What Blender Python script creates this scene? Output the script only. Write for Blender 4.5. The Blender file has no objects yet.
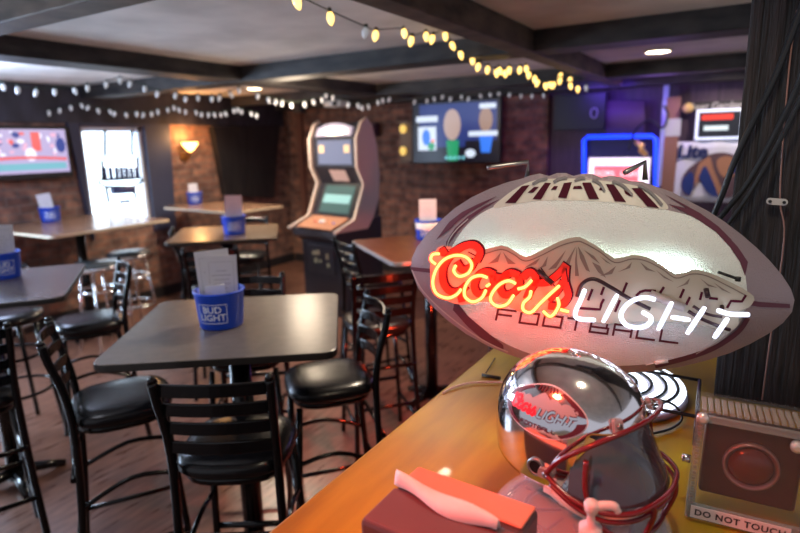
import bpy, bmesh, math, random
from mathutils import Vector, Matrix
from mathutils.geometry import delaunay_2d_cdt
random.seed(7)
PI = math.pi
SC = bpy.context.scene
COL = SC.collection
R = math.radians
# ------------------------------------------------------------ camera
FPX, CAMH = 575.0, 1.68
yw, pt, rl = R(31.3), R(12.1), R(1.4)
F = Vector((-math.sin(yw)*math.cos(pt), math.cos(yw)*math.cos(pt), -math.sin(pt)))
R0 = Vector((math.cos(yw), math.sin(yw), 0)); U0 = R0.cross(F)
RV = R0*math.cos(rl) - U0*math.sin(rl); UV = U0*math.cos(rl) + R0*math.sin(rl)
C = Vector((0, 0, CAMH))
cam = bpy.data.cameras.new('camera'); co = bpy.data.objects.new('camera', cam); COL.objects.link(co)
m = Matrix((RV, UV, -F)).transposed().to_4x4(); m.translation = C
co.matrix_world = m
cam.sensor_width = 36; cam.lens = FPX/800*36; cam.clip_start = .02
cam.dof.use_dof = True; cam.dof.focus_distance = 1.13; cam.dof.aperture_fstop = 2.6
SC.camera = co
SC.view_settings.view_transform = 'Standard'; SC.view_settings.look = 'None'
SC.view_settings.exposure = .5; SC.view_settings.gamma = 1; SC.view_settings.use_curve_mapping = False
def ray(px, py): return F + RV*((px-400)/FPX) + UV*((266.5-py)/FPX)
def atz(px, py, z): d = ray(px, py); return C + d*((z-CAMH)/d.z)
def atx(px, py, x): d = ray(px, py); return C + d*(x/d.x)
def aty(px, py, y): d = ray(px, py); return C + d*(y/d.y)
# ------------------------------------------------------------ materials
MATS = {}
def mat(name, col=(.5,.5,.5), rough=.5, metal=0, emit=None, es=0, coat=0, alpha=1, trans=0, ior=1.45, bump=None, spec=.5):
    if name in MATS: return MATS[name]
    M = bpy.data.materials.new(name); M.use_nodes = True; nt = M.node_tree; b = nt.nodes['Principled BSDF']
    b.inputs['Base Color'].default_value = (*col, 1); b.inputs['Roughness'].default_value = rough
    b.inputs['Metallic'].default_value = metal; b.inputs['Coat Weight'].default_value = coat
    b.inputs['Alpha'].default_value = alpha; b.inputs['Transmission Weight'].default_value = trans; b.inputs['IOR'].default_value = ior
    b.inputs['Specular IOR Level'].default_value = spec
    if emit: b.inputs['Emission Color'].default_value = (*emit, 1); b.inputs['Emission Strength'].default_value = es
    if bump:  # (kind, scale, strength, stretch)
        kind, sc, st, sx = bump
        tc = nt.nodes.new('ShaderNodeTexCoord'); mp = nt.nodes.new('ShaderNodeMapping'); mp.inputs['Scale'].default_value = sx
        nt.links.new(tc.outputs['Object'], mp.inputs[0])
        t = nt.nodes.new('ShaderNodeTexVoronoi' if kind == 'v' else 'ShaderNodeTexNoise'); t.inputs['Scale'].default_value = sc
        if kind == 'n': t.inputs['Detail'].default_value = 5
        nt.links.new(mp.outputs[0], t.inputs['Vector'])
        bp = nt.nodes.new('ShaderNodeBump'); bp.inputs['Strength'].default_value = st; bp.inputs['Distance'].default_value = .004
        nt.links.new(t.outputs[0], bp.inputs['Height']); nt.links.new(bp.outputs[0], b.inputs['Normal'])
    MATS[name] = M; return M
def noisy(name, c1, c2, scale, stretch=(1,1,1), rough=.5, detail=6, coat=0, lo=.35, hi=.65, bump=0, metal=0, c3=None, rot=(0,0,0), rvar=0):
    M = mat(name, c1, rough, metal, coat=coat); nt = M.node_tree; b = nt.nodes['Principled BSDF']
    tc = nt.nodes.new('ShaderNodeTexCoord'); mp = nt.nodes.new('ShaderNodeMapping'); mp.inputs['Scale'].default_value = stretch; mp.inputs['Rotation'].default_value = rot
    n = nt.nodes.new('ShaderNodeTexNoise'); n.inputs['Scale'].default_value = scale; n.inputs['Detail'].default_value = detail
    cr = nt.nodes.new('ShaderNodeValToRGB'); e = cr.color_ramp.elements
    e[0].position = lo; e[0].color = (*c1, 1); e[1].position = hi; e[1].color = (*c2, 1)
    if c3: k = e.new((lo+hi)/2); k.color = (*c3, 1)
    nt.links.new(tc.outputs['Object'], mp.inputs[0]); nt.links.new(mp.outputs[0], n.inputs['Vector'])
    nt.links.new(n.outputs[0], cr.inputs[0]); nt.links.new(cr.outputs[0], b.inputs['Base Color'])
    if bump:
        bp = nt.nodes.new('ShaderNodeBump'); bp.inputs['Strength'].default_value = bump; bp.inputs['Distance'].default_value = .01
        nt.links.new(n.outputs[0], bp.inputs['Height']); nt.links.new(bp.outputs[0], b.inputs['Normal'])
    if rvar:
        mr = nt.nodes.new('ShaderNodeMapRange'); mr.inputs['To Min'].default_value = rough; mr.inputs['To Max'].default_value = rough+rvar
        nt.links.new(n.outputs[0], mr.inputs[0]); nt.links.new(mr.outputs[0], b.inputs['Roughness'])
    return M
def brick(name, axis, tint=1.0):
    M = mat(name, (.2,.1,.07), .85); nt = M.node_tree; b = nt.nodes['Principled BSDF']
    tc = nt.nodes.new('ShaderNodeTexCoord'); sp = nt.nodes.new('ShaderNodeSeparateXYZ'); cb = nt.nodes.new('ShaderNodeCombineXYZ')
    nt.links.new(tc.outputs['Object'], sp.inputs[0]); nt.links.new(sp.outputs[0 if axis == 'x' else 1], cb.inputs[0]); nt.links.new(sp.outputs[2], cb.inputs[1])
    br = nt.nodes.new('ShaderNodeTexBrick'); nt.links.new(cb.outputs[0], br.inputs['Vector'])
    for k, v in dict(Scale=1, ).items(): br.inputs[k].default_value = v
    br.inputs['Brick Width'].default_value = .21; br.inputs['Row Height'].default_value = .075; br.inputs['Mortar Size'].default_value = .006
    br.inputs['Color1'].default_value = (.42*tint,.23*tint,.17*tint,1); br.inputs['Color2'].default_value = (.19*tint,.10*tint,.085*tint,1); br.inputs['Mortar'].default_value = (.25*tint,.21*tint,.19*tint,1)
    br.inputs['Bias'].default_value = .0
    n = nt.nodes.new('ShaderNodeTexNoise'); n.inputs['Scale'].default_value = 9; n.inputs['Detail'].default_value = 6; nt.links.new(cb.outputs[0], n.inputs['Vector'])
    mx = nt.nodes.new('ShaderNodeMix'); mx.data_type = 'RGBA'; mx.blend_type = 'MULTIPLY'; mx.inputs[0].default_value = .8
    cr = nt.nodes.new('ShaderNodeValToRGB'); cr.color_ramp.elements[0].position = .35; cr.color_ramp.elements[0].color = (.45,.45,.5,1); cr.color_ramp.elements[1].position = .65; cr.color_ramp.elements[1].color = (1.5,1.3,1.15,1)
    nt.links.new(n.outputs[0], cr.inputs[0]); nt.links.new(br.outputs[0], mx.inputs[6]); nt.links.new(cr.outputs[0], mx.inputs[7]); nt.links.new(mx.outputs[2], b.inputs['Base Color'])
    bp = nt.nodes.new('ShaderNodeBump'); bp.inputs['Strength'].default_value = .6; bp.inputs['Distance'].default_value = .01; bp.invert = True
    nt.links.new(br.outputs['Fac'], bp.inputs['Height']); nt.links.new(bp.outputs[0], b.inputs['Normal'])
    return M
black = mat('black_painted_metal', (.004,.004,.005), .16, spec=.5)
vinyl = mat('black_vinyl', (.008,.008,.010), .26)
chrome = mat('chrome', (.8,.8,.82), .12, 1)
gunmetal = mat('dull_metal', (.35,.34,.34), .35, 1)
blackpl = mat('black_plastic', (.01,.01,.012), .4)
greypl = mat('grey_plastic', (.3,.3,.3), .5)
whitepl = mat('white_plastic', (.75,.73,.7), .4)
paper = mat('paper_white', (.78,.77,.78), .7)
paperg = mat('paper_grey', (.5,.5,.52), .7)
ink = mat('ink', (.05,.05,.05), .7)
bluepl = mat('blue_plastic', (.01,.07,.62), .4)
tabletop = noisy('dark_laminate', (.13,.11,.10), (.145,.122,.11), 30, (1,1,1), .25)
tedge = mat('table_edge', (.02,.017,.015), .3)
tanwood = noisy('tan_wood', (.15,.085,.055), (.22,.13,.085), 5, (1,6,1), .25)
counterw = noisy('varnished_counter_wood', (.27,.155,.004), (.46,.29,.010), 3, (4,.7,1), .36, coat=.04, bump=.03, c3=(.37,.225,.006), rvar=.12)
counteredge = noisy('counter_edge_wood', (.28,.12,.03), (.4,.18,.05), 6, (5,.7,1), .35)
postw = noisy('rough_sawn_dark_wood', (.004,.0035,.004), (.04,.028,.030), 9, (14,14,.7), .75, bump=1.0, lo=.3, hi=.75, detail=9)
beamw = noisy('dark_beam_wood', (.012,.011,.012), (.045,.038,.036), 5, (1,1,3), .6, bump=.4)
beamw2 = noisy('worn_beam_wood', (.03,.024,.022), (.12,.085,.065), 5, (1,1,3), .6, bump=.4)
darkboard = noisy('dark_board', (.008,.007,.009), (.02,.017,.018), 4, (1,8,1), .6)
ceilm = noisy('ceiling_plaster', (.58,.55,.52), (.76,.72,.68), 3, (1,1,1), .85, bump=.08)
def floor_mat():
    M = noisy('floor_planks', (.10,.045,.03), (.20,.10,.07), 5, (6,1,1), .22, bump=.02, rvar=.15); return M
FLOORM = floor_mat()
# ------------------------------------------------------------ mesh helpers
class MB:
    def __init__(s): s.v = []; s.f = []; s.m = []; s.sm = []
    def add(s, vs, fs, mi=0, smooth=False):
        b = len(s.v); s.v += [Vector(v) for v in vs]
        for f in fs: s.f.append([b+i for i in f]); s.m.append(mi); s.sm.append(smooth)
        return s
    def box(s, c, d, mi=0, rot=None, taper=1):
        x, y, z = d[0]/2, d[1]/2, d[2]/2; c = Vector(c)
        vs = [Vector((sx*x*(taper if sz > 0 else 1), sy*y*(taper if sz > 0 else 1), sz*z)) for sz in (-1,1) for sx, sy in ((-1,-1),(1,-1),(1,1),(-1,1))]
        if rot is not None: vs = [rot @ v for v in vs]
        return s.add([c+v for v in vs], [(3,2,1,0),(4,5,6,7),(0,1,5,4),(1,2,6,5),(2,3,7,6),(3,0,4,7)], mi)
    def prism(s, poly, d, mi=0):
        """poly: 3D points; extruded by vector d"""
        n = len(poly); d = Vector(d); poly = [Vector(p) for p in poly]
        return s.add(poly+[p+d for p in poly], [list(range(n))[::-1], list(range(n, 2*n))]+[(i,(i+1)%n,n+(i+1)%n,n+i) for i in range(n)], mi)
    def tube(s, pts, r, mi=0, n=8, closed=False, flat=None, caps=True):
        pts = [Vector(p) for p in pts]; N = len(pts); rs = r if isinstance(r, (list, tuple)) else [r]*N
        tang = [(pts[(i+1) % N if closed else min(i+1, N-1)]-pts[(i-1) % N if closed else max(i-1, 0)]).normalized() for i in range(N)]
        up = Vector((0,0,1)) if abs(tang[0].z) < .9 else Vector((1,0,0))
        a = tang[0].cross(up).normalized(); vs = []
        for i in range(N):
            t = tang[i]; a = (a-t*a.dot(t)); a = a.normalized() if a.length > 1e-6 else t.orthogonal().normalized(); b = t.cross(a)
            for k in range(n):
                an = 2*PI*k/n; vs.append(pts[i]+(a*math.cos(an)+b*math.sin(an))*rs[i])
        fs = [(i*n+k, i*n+(k+1) % n, ((i+1) % N)*n+(k+1) % n, ((i+1) % N)*n+k) for i in range(N if closed else N-1) for k in range(n)]
        s.add(vs, fs, mi, True)
        if caps and not closed:
            b0 = len(s.v)-N*n
            s.f.append([b0+k for k in range(n)][::-1]); s.m.append(mi); s.sm.append(False)
            s.f.append([b0+(N-1)*n+k for k in range(n)]); s.m.append(mi); s.sm.append(False)
        return s
    def lathe(s, prof, c=(0,0,0), n=24, mi=0, axis=None, smooth=True, sx=1, sy=1, mod=None):
        c = Vector(c); vs = []
        for r, z in prof:
            for k in range(n):
                an = 2*PI*k/n; q = r*(mod(an) if mod else 1); v = Vector((q*math.cos(an)*sx, q*math.sin(an)*sy, z))
                if axis is not None: v = axis @ v
                vs.append(c+v)
        N = len(prof)
        fs = [(i*n+k, i*n+(k+1) % n, (i+1)*n+(k+1) % n, (i+1)*n+k) for i in range(N-1) for k in range(n)]
        s.add(vs, fs, mi, smooth); b = len(s.v)-N*n
        if prof[0][0] > 1e-5: s.f.append([b+k for k in range(n)][::-1]); s.m.append(mi); s.sm.append(False)
        if prof[-1][0] > 1e-5: s.f.append([b+(N-1)*n+k for k in range(n)]); s.m.append(mi); s.sm.append(False)
        return s
    def build(s, name, mats, parent=None, origin=None, bevel=0, recalc=False):
        o0 = Vector(origin) if origin is not None else Vector((0,0,0))
        me = bpy.data.meshes.new(name); me.from_pydata([v-o0 for v in s.v], [], s.f)
        for x in (mats if isinstance(mats, (list, tuple)) else [mats]): me.materials.append(x)
        me.polygons.foreach_set('material_index', s.m); me.polygons.foreach_set('use_smooth', s.sm)
        me.validate(); me.update()
        if recalc:
            bm = bmesh.new(); bm.from_mesh(me); bmesh.ops.recalc_face_normals(bm, faces=bm.faces); bm.to_mesh(me); bm.free()
        o = bpy.data.objects.new(name, me); COL.objects.link(o); o.location = o0
        if parent is not None: o.parent = parent; 
        if parent is not None and origin is None and parent.get('_w'): o.location = -Vector(parent['_w'])   # verts given in world space
        if bevel:
            b = o.modifiers.new('bevel', 'BEVEL'); b.width = bevel; b.segments = 2; b.limit_method = 'ANGLE'
        return o
def tag(o, label=None, cat=None, group=None, kind=None):
    if label: o['label'] = label
    if cat: o['category'] = cat
    if group: o['group'] = group
    if kind: o['kind'] = kind
    return o
def thing(name, label, cat, loc=(0,0,0), rz=0, group=None, world=False):
    """Empty at the thing's base. world=True: parts are given in world coordinates."""
    o = bpy.data.objects.new(name, None); COL.objects.link(o); o.location = loc; o.rotation_euler = (0,0,rz); o.empty_display_size = .05
    if world: o['_w'] = tuple(loc)
    return tag(o, label, cat, group)
def copy_tree(o, loc=None, rz=None, label=None, parent=None):
    c = o.copy(); COL.objects.link(c); c.parent = parent
    if loc is not None: c.location = loc
    if rz is not None: c.rotation_euler = (0,0,rz)
    if label: c['label'] = label
    for ch in list(o.children): copy_tree(ch, parent=c)
    return c
def struct(name, mb, m, **k): return tag(mb.build(name, m, **k), kind='structure')
def rbox(w, d, r, n=5):
    pts = []
    for cx, cy, a0 in ((w/2-r, d/2-r, 0), (-w/2+r, d/2-r, PI/2), (-w/2+r, -d/2+r, PI), (w/2-r, -d/2+r, 1.5*PI)):
        for i in range(n): a = a0+PI/2*i/(n-1); pts.append((cx+r*math.cos(a), cy+r*math.sin(a)))
    return pts
def crom(pts, n=6, closed=False):
    pts = [Vector(p) for p in pts]; N = len(pts); out = []
    if N < 3:
        return [pts[0].lerp(pts[-1], i/n) for i in range(n+1)]
    for i in range(N if closed else N-1):
        g = (lambda k: pts[k % N]) if closed else (lambda k: pts[max(0, min(N-1, k))])
        p0, p1, p2, p3 = g(i-1), g(i), g(i+1), g(i+2)
        for j in range(n):
            t = j/n; out.append(.5*((2*p1)+(p2-p0)*t+(2*p0-5*p1+4*p2-p3)*t*t+(3*p1-p0-3*p2+p3)*t**3))
    if not closed: out.append(pts[-1])
    return out
def ribbon(pts, w, smooth=True, n=5):
    """2D stroke -> list of quads as polygons strip (returns verts2d, faces)"""
    p = crom([(x, y, 0) for x, y in pts], n) if smooth and len(pts) > 2 else [Vector((x, y, 0)) for x, y in pts]
    if len(p) == 2 or not smooth:
        q = []
        for a, b in zip(p[:-1], p[1:]):
            k = max(2, int((b-a).length/(w*2))+1)
            q += [a.lerp(b, i/k) for i in range(k)]
        q.append(p[-1]); p = q
    vs = []; N = len(p)
    for i in range(N):
        t = (p[min(i+1, N-1)]-p[max(i-1, 0)]); t = t.normalized() if t.length > 0 else Vector((1,0,0)); nn = Vector((-t.y, t.x, 0))*w/2
        vs += [(p[i]+nn)[:2], (p[i]-nn)[:2]]
    return vs, [(2*i, 2*i+1, 2*i+3, 2*i+2) for i in range(N-1)]
def fill(poly, step):
    """triangulate a 2D polygon with interior points"""
    P = []
    for i, a in enumerate(poly):
        b = poly[(i+1) % len(poly)]; L = math.hypot(b[0]-a[0], b[1]-a[1]); k = max(1, int(L/step))
        P += [Vector((a[0]+(b[0]-a[0])*j/k, a[1]+(b[1]-a[1])*j/k)) for j in range(k)]
    n = len(P); xs = [p.x for p in P]; ys = [p.y for p in P]
    def inside(x, y):
        c = False
        for i in range(n):
            a, b = P[i], P[i-1]
            if (a.y > y) != (b.y > y) and x < (b.x-a.x)*(y-a.y)/(b.y-a.y)+a.x: c = not c
        return c
    G = []; y = min(ys)+step/2
    while y < max(ys):
        x = min(xs)+step/2
        while x < max(xs):
            if inside(x, y): G.append(Vector((x, y)))
            x += step
        y += step
    r = delaunay_2d_cdt(P+G, [], [list(range(n))], 1, 1e-6)
    return [tuple(v) for v in r[0]], [tuple(f) for f in r[2]]
def text_mesh(txt, size, bold=0, shear=0, spacing=1):
    cu = bpy.data.curves.new('txt', 'FONT'); cu.body = txt; cu.size = size; cu.align_x = 'CENTER'; cu.align_y = 'CENTER'; cu.offset = bold; cu.shear = shear; cu.space_character = spacing
    cu.resolution_u = 3
    o = bpy.data.objects.new('txt', cu); me = o.to_mesh()
    vs = [v.co.copy() for v in me.vertices]; fs = [tuple(p.vertices) for p in me.polygons]
    o.to_mesh_clear(); bpy.data.objects.remove(o); bpy.data.curves.remove(cu)
    return vs, fs
def frame3(o, x, y):
    """maps (u,v) to 3D"""
    o, x, y = Vector(o), Vector(x), Vector(y); return lambda u, v, h=0: o+x*u+y*v+x.cross(y)*h
# ------------------------------------------------------------ room
CZ = 2.3; XW = -5.75; YB = 6.4
struct('floor', MB().box((-1.5,2.5,-.05), (9.5,9,.1)), FLOORM)
struct('ceiling', MB().box((-1.5,2.5,CZ+.05), (9.5,9,.1)), ceilm)
WY0, WY1, WZ0, WZ1 = 3.38, 4.08, .88, 1.91
w = MB()
def wl(y0, y1, z0, z1): w.box((XW-.1, (y0+y1)/2, (z0+z1)/2), (.2, y1-y0, z1-z0))
wl(-2, .0, 0, CZ); wl(.0, 1.6, 0, .8); wl(.0, 1.6, 2.0, CZ); wl(1.6, WY0, 0, CZ); wl(WY1, YB+.2, 0, CZ); wl(WY0, WY1, 0, WZ0); wl(WY0, WY1, WZ1, CZ)
struct('wall_left', w, brick('brick_left', 'y', .62))
struct('wall_back', MB().box(((XW-1.95)/2, YB+.1, CZ/2), (-1.95-XW, .2, CZ)), brick('brick_back', 'x', .62))
purplew = noisy('painted_panel', (.05,.03,.05), (.09,.05,.08), 6, (12,1,.6), .6, bump=.3)
struct('wall_bar', MB().box((.65, YB+.15, CZ/2), (5.2, .2, CZ)), purplew)
for n, y0, y1, z0, m_ in ((1,1.3,1.44,2.2,beamw2),(2,3.42,3.66,2.19,beamw),(3,5.35,5.55,2.19,beamw),(4,6.15,6.38,2.17,beamw)):
    struct('trim_%d' % n, MB().box((-1.5,(y0+y1)/2,(z0+CZ)/2), (8.4, y1-y0, CZ-z0+.01)), m_, bevel=.006)
struct('trim_5', MB().box((-3.63,2.4,2.25), (.27,7.4,.11)), beamw, bevel=.006)
struct('trim_6', MB().box((-1.2,2.4,2.24), (.12,7.4,.13)), beamw2, bevel=.006)
struct('trim_11', MB().box((XW+.03,2.6,2.12), (.06,7.4,.34)), noisy('header_board', (.012,.012,.02), (.03,.028,.045), 4, (1,2,1), .5))
struct('baseboard_left', MB().box((XW+.012,2.2,.06), (.02,8.4,.12)), darkboard)
struct('baseboard_back', MB().box((-3.9,YB-.012,.06), (3.6,.02,.12)), darkboard)
struct('trim_7', MB().box((-5.45,YB-.03,1.1), (.08,.06,2.2)), mat('reddish_trim', (.16,.07,.05), .5))
# window
daylight = mat('daylight_sky', (.8,.9,1), 1, emit=(.62,.80,1), es=7)
wf = MB()
for y in (WY0+.02, WY1-.02): wf.box((XW-.06,y,(WZ0+WZ1)/2), (.1,.04,WZ1-WZ0))
for z in (WZ0+.02, WZ1-.02): wf.box((XW-.06,(WY0+WY1)/2,z), (.1,WY1-WY0,.04))
win = struct('window_1', wf, mat('window_frame_white', (.7,.75,.85), .4))
gl = MB().box((XW-.08,(WY0+WY1)/2,(WZ0+WZ1)/2), (.004,WY1-WY0,WZ1-WZ0)).build('window_glass', mat('bright_window_glass', (.9,.95,1), .1, emit=(.66,.84,1), es=2.8), win); gl['kind'] = 'structure'
wf2 = MB()  # unseen window, added to bring daylight in from the left
for y in (.02,.8,1.58): wf2.box((XW-.06,y,1.4), (.1,.04,1.2))
for z in (.82,1.98): wf2.box((XW-.06,.8,z), (.1,1.6,.04))
win2 = struct('added_window', wf2, MATS['window_frame_white'])
gl = MB().box((XW-.08,.8,1.4), (.004,1.6,1.2)).build('window_glass', mat('added_window_glow', (.9,.95,1), .1, emit=(.60,.78,1), es=22), win2); gl['kind'] = 'structure'  # pane of the added window, glows as a light source
sb = MB()
sb.prism([(XW,WY1+.01,WZ0-.1),(XW,WY1+.28,WZ0-.1),(XW,WY1+.34,WZ1+.1),(XW,WY1+.01,WZ1+.1)], (.05,0,0))
sb.prism([(XW,WY0-.01,WZ0-.1),(XW,WY0-.01,WZ1+.1),(XW,WY0-.13,WZ1+.1),(XW,WY0-.02,WZ0-.1)], (.05,0,0))
sb.box((XW+.025,(WY0+WY1)/2,WZ1+.06), (.05,WY1-WY0,.1))
struct('trim_8', sb, mat('dark_window_surround', (.035,.04,.075), .5))
# hanging sign in window (seen against the light)
t = thing('window_neon_sign', 'unlit neon beer sign hanging as a dark silhouette in the bright window', 'sign', (XW+.06,3.75,1.1), world=True)
X0 = XW+.06
def wp(px, py): p = atx(px, py, X0); return p
fr = MB()
for pl in ([(102,160),(103,178),(98,182),(106,187),(109,203)],[(137,157),(138,176),(143,180),(134,187),(136,200)],[(106,187),(134,187)],[(103,180),(138,178)],[(105,157),(105,130)],[(132,156),(132,130)]):
    fr.tube([wp(*p) for p in pl], .017, n=6)
fr.build('sign_frame', blackpl, t)
lt = MB()
for x in (104,110,116,121,126,131,136):
    lt.tube([wp(x,167), wp(x+1.5,179)], .024, n=6)
lt.tube([wp(112,158), wp(127,158)], .014, n=6); lt.tube([wp(112,191), wp(133,190)], .038, n=6); lt.tube([wp(120,202), wp(130,201)], .02, n=6)
lt.build('sign_lettering', mat('dark_blue_tube', (.02,.03,.12), .4), t)
# tapered dark wall panel
pn = MB()
for (a, b, c_, d) in (((208,127),(241,126),(243,197),(221,195)),((242,126),(275,125),(269,198),(244,197))):
    pn.prism([atx(*q, XW+.0) for q in (a, b, c_, d)], (.09,0,0))
pp = pn.build('window_shutter', darkboard); pp.location.x += .004; tag(pp, 'dark tapered pair of wooden shutters on the brick wall beside the glowing sconce', 'shutter')
# sconce
sp = atx(190,147,XW+.13)
t = thing('wall_sconce', 'small lit wall sconce with flared glass shade on the brick wall', 'wall lamp', sp, world=True)
MB().lathe([(.015,-.05),(.05,-.02),(.085,.03),(.09,.05),(.08,.045),(.03,-.01)], sp, 16).build('lamp_shade', mat('sconce_glass', (1,.7,.35), .4, emit=(1,.50,.13), es=7), t)
MB().tube([sp+Vector((-.13,0,-.12)), sp+Vector((-.06,0,-.13)), sp+Vector((0,0,-.08)), sp+Vector((0,0,-.05))], .01).build('bracket', mat('brass', (.5,.3,.1), .35, 1), t)
MB().lathe([(.05,0),(.045,.02)], sp+Vector((-.13,0,-.12)), 16, axis=Matrix.Rotation(PI/2,3,'Y')).build('wall_plate', MATS['brass'], t)
# ------------------------------------------------------------ televisions
def emat(name, c, s=1.0): return mat('screen_'+name, (.01,.01,.01), .3, emit=c, es=s)
t = thing('wall_television', 'wall-mounted television showing a bright crowd scene beside the window', 'television', (XW+.1,2.8,1.5), world=True)
y0, y1, z0, z1 = 2.25, 3.19, 1.49, 1.885
MB().box((XW+.07,(y0+y1)/2,(z0+z1)/2-.01), (.05,y1-y0+.06,z1-z0+.08)).build('tv_body', blackpl, t, bevel=.005)
MB().box((XW+.02,2.8,1.68), (.05,.2,.2)).build('wall_mount', blackpl, t)
sc_ = MB(); fr_ = frame3((XW+.097,y0,z0), (0,1,0), (0,0,1)); W_, H_ = y1-y0, z1-z0
def quad(mb, fr, x0, y0, x1, y1, mi, h=0): mb.add([fr(x0,y0,h),fr(x1,y0,h),fr(x1,y1,h),fr(x0,y1,h)], [(0,1,2,3)], mi)
def ell(mb, fr, cx, cy, rx, ry, mi, h=0, n=16): mb.add([fr(cx+rx*math.cos(2*PI*i/n), cy+ry*math.sin(2*PI*i/n), h) for i in range(n)], [tuple(range(n))], mi)
quad(sc_, fr_, 0,0,W_,H_,0)
rr = random.Random(3)
for i in range(60):
    cx, cy = rr.uniform(.03,W_-.05), rr.uniform(.17,H_-.03); ell(sc_, fr_, cx, cy, rr.uniform(.01,.035), rr.uniform(.01,.03), rr.choice((1,2,3,4,4,1)), .001+i*.00002, 8)
quad(sc_, fr_, .62,.2,.70,.37,2,.003); ell(sc_, fr_, .88,.25,.045,.07,3,.004); ell(sc_, fr_, .6,.17,.05,.06,4,.004)
for i in range(20):
    x = .12+i*.04; quad(sc_, fr_, x, .11+.02*math.sin(i/6), x+.042, .135+.02*math.sin(i/6), 2, .0045)
quad(sc_, fr_, .15,.03,W_-.03,.09,5,.004)
sc_.build('tv_screen', [emat('lilac',(.45,.38,.62),.9), emat('pink',(.75,.42,.6),.9), emat('red',(.75,.12,.12),.9), emat('navy',(.03,.06,.3),.8), emat('white',(.8,.8,.95),1), emat('teal',(.2,.5,.6),.8)], t)
tvp = [aty(413,104,6.3), aty(500,96.5,6.3), aty(502,160,6.3), aty(413,162,6.3)]
x0, x1, z1, z0 = tvp[0].x, tvp[1].x, tvp[0].z, tvp[3].z
t = thing('wall_television', 'black wall-mounted television showing a news panel of two faces on the back brick wall', 'television', (x0/2+x1/2,6.3,z0), world=True)
MB().box(((x0+x1)/2,6.33,(z0+z1)/2), (x1-x0+.03,.06,z1-z0+.03)).build('tv_body', blackpl, t, bevel=.006)
MB().box(((x0+x1)/2,6.38,(z0+z1)/2), (.3,.04,.3)).build('wall_mount', blackpl, t)
s2 = MB(); f2 = frame3((x0,6.299,z0), (1,0,0), (0,0,1)); W_, H_ = x1-x0, z1-z0
f2n = lambda u, v, h=0: Vector((x0+u*W_, 6.299-h, z0+v*H_))
quad(s2, f2n, 0,0,1,1,0); quad(s2, f2n, .08,.25,.62,.97,1,.001); quad(s2,f2n,.62,.35,.97,.97,1,.001)
quad(s2, f2n, .04,.68,.3,.78,4,.002); quad(s2, f2n, .06,.2,.28,.6,4,.002); ell(s2,f2n,.16,.42,.05,.14,5,.003); ell(s2,f2n,.22,.27,.045,.07,3,.003); ell(s2,f2n,.24,.36,.02,.03,6,.003)
ell(s2,f2n,.47,.62,.1,.26,2,.002); s2.add([f2n(.4,.36,.0018),f2n(.55,.36,.0018),f2n(.53,.02,.0018),f2n(.42,.02,.0018)],[(0,1,2,3)],3)
ell(s2,f2n,.85,.68,.075,.2,7,.002); s2.add([f2n(.78,.42,.0018),f2n(.93,.42,.0018),f2n(.9,.15,.0018),f2n(.8,.15,.0018)],[(0,1,2,3)],5)
quad(s2,f2n,.66,.42,.98,.50,4,.003); quad(s2,f2n,.78,.86,.96,.94,4,.003); ell(s2,f2n,.68,.14,.06,.07,4,.003)
for i in range(5): ell(s2,f2n,.4+i*.05,.07,.014,.03,8,.003,8)
s2.build('tv_screen', [emat('black',(.006,.006,.012),1), emat('deep_blue',(.02,.035,.16),.9), emat('face_pale',(.42,.30,.27),.9), emat('green',(.02,.28,.12),.9), emat('panel_white',(.55,.62,.75),1), emat('bright_blue',(.03,.16,.7),1), emat('orange_red',(.8,.12,.03),1), emat('face_tan',(.3,.19,.15),.9), emat('cyan',(.2,.6,.7),1)], t)
# dark television above the blue neon
a, b = aty(553,96,6.2), aty(603,128,6.2)
t = thing('dark_television', 'switched-off dark television hung above the blue neon frame', 'television', ((a.x+b.x)/2,6.25,b.z), world=True)
MB().box(((a.x+b.x)/2,6.3,(a.z+b.z)/2), (b.x-a.x,.08,a.z-b.z+.02)).build('tv_body', blackpl, t, bevel=.006)
rc = aty(594,113,6.24); MB().tube([rc+Vector((.035*math.cos(i*PI/8),0,.05*math.sin(i*PI/8))) for i in range(16)], .006, closed=True, n=6).build('ring_logo', greypl, t)
# ------------------------------------------------------------ bar end of back wall
def pb(px, py, y=6.3): return aty(px, py, y)
q = [pb(584,222), pb(584,140), pb(588,137), pb(652,136), pb(656,139), pb(656,222)]
t = thing('blue_neon_frame', 'rectangular blue neon tube frame glowing on the purple back wall', 'neon sign', (pb(620,222).x,6.3,pb(620,222).z), world=True)
MB().tube(q, .022, n=8).build('neon_tube', mat('blue_neon', (.02,.05,1), .3, emit=(.006,.045,1), es=1.6), t)
MB().prism([pb(586,222,6.34), pb(654,222,6.34), pb(654,138,6.34), pb(586,138,6.34)], (0,.05,0)).build('backing_panel', mat('dark_blue_panel', (.01,.012,.05), .4), t)
p0, p1 = pb(589,158,6.28), pb(646,219,6.28)
t = thing('lit_beer_sign', 'small lit white and red sign mounted inside the blue neon frame', 'sign', ((p0.x+p1.x)/2,6.28,p1.z), world=True)
MB().box(((p0.x+p1.x)/2,6.30,(p0.z+p1.z)/2), (p1.x-p0.x,.04,p0.z-p1.z)).build('light_box', mat('lightbox_white', (.8,.8,.8), .4, emit=(.75,.62,.72), es=1), t)
a_, b_ = pb(594,166,6.26), pb(638,182,6.26)
MB().box(((a_.x+b_.x)/2,6.272,(a_.z+b_.z)/2), (b_.x-a_.x,.01,a_.z-b_.z)).build('red_band', mat('lightbox_red', (.6,.1,.1), .4, emit=(.9,.12,.16), es=1.0), t)
def txt(mb, fr, s, size, mi=0, h=0, **k):
    vs, fs = text_mesh(s, size, **k); mb.add([fr(v.x, v.y, h) for v in vs], fs, mi)
cm = (a_+b_)/2; fm = lambda u, v, h=0: Vector((cm.x+u, 6.262, cm.z+v))
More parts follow.
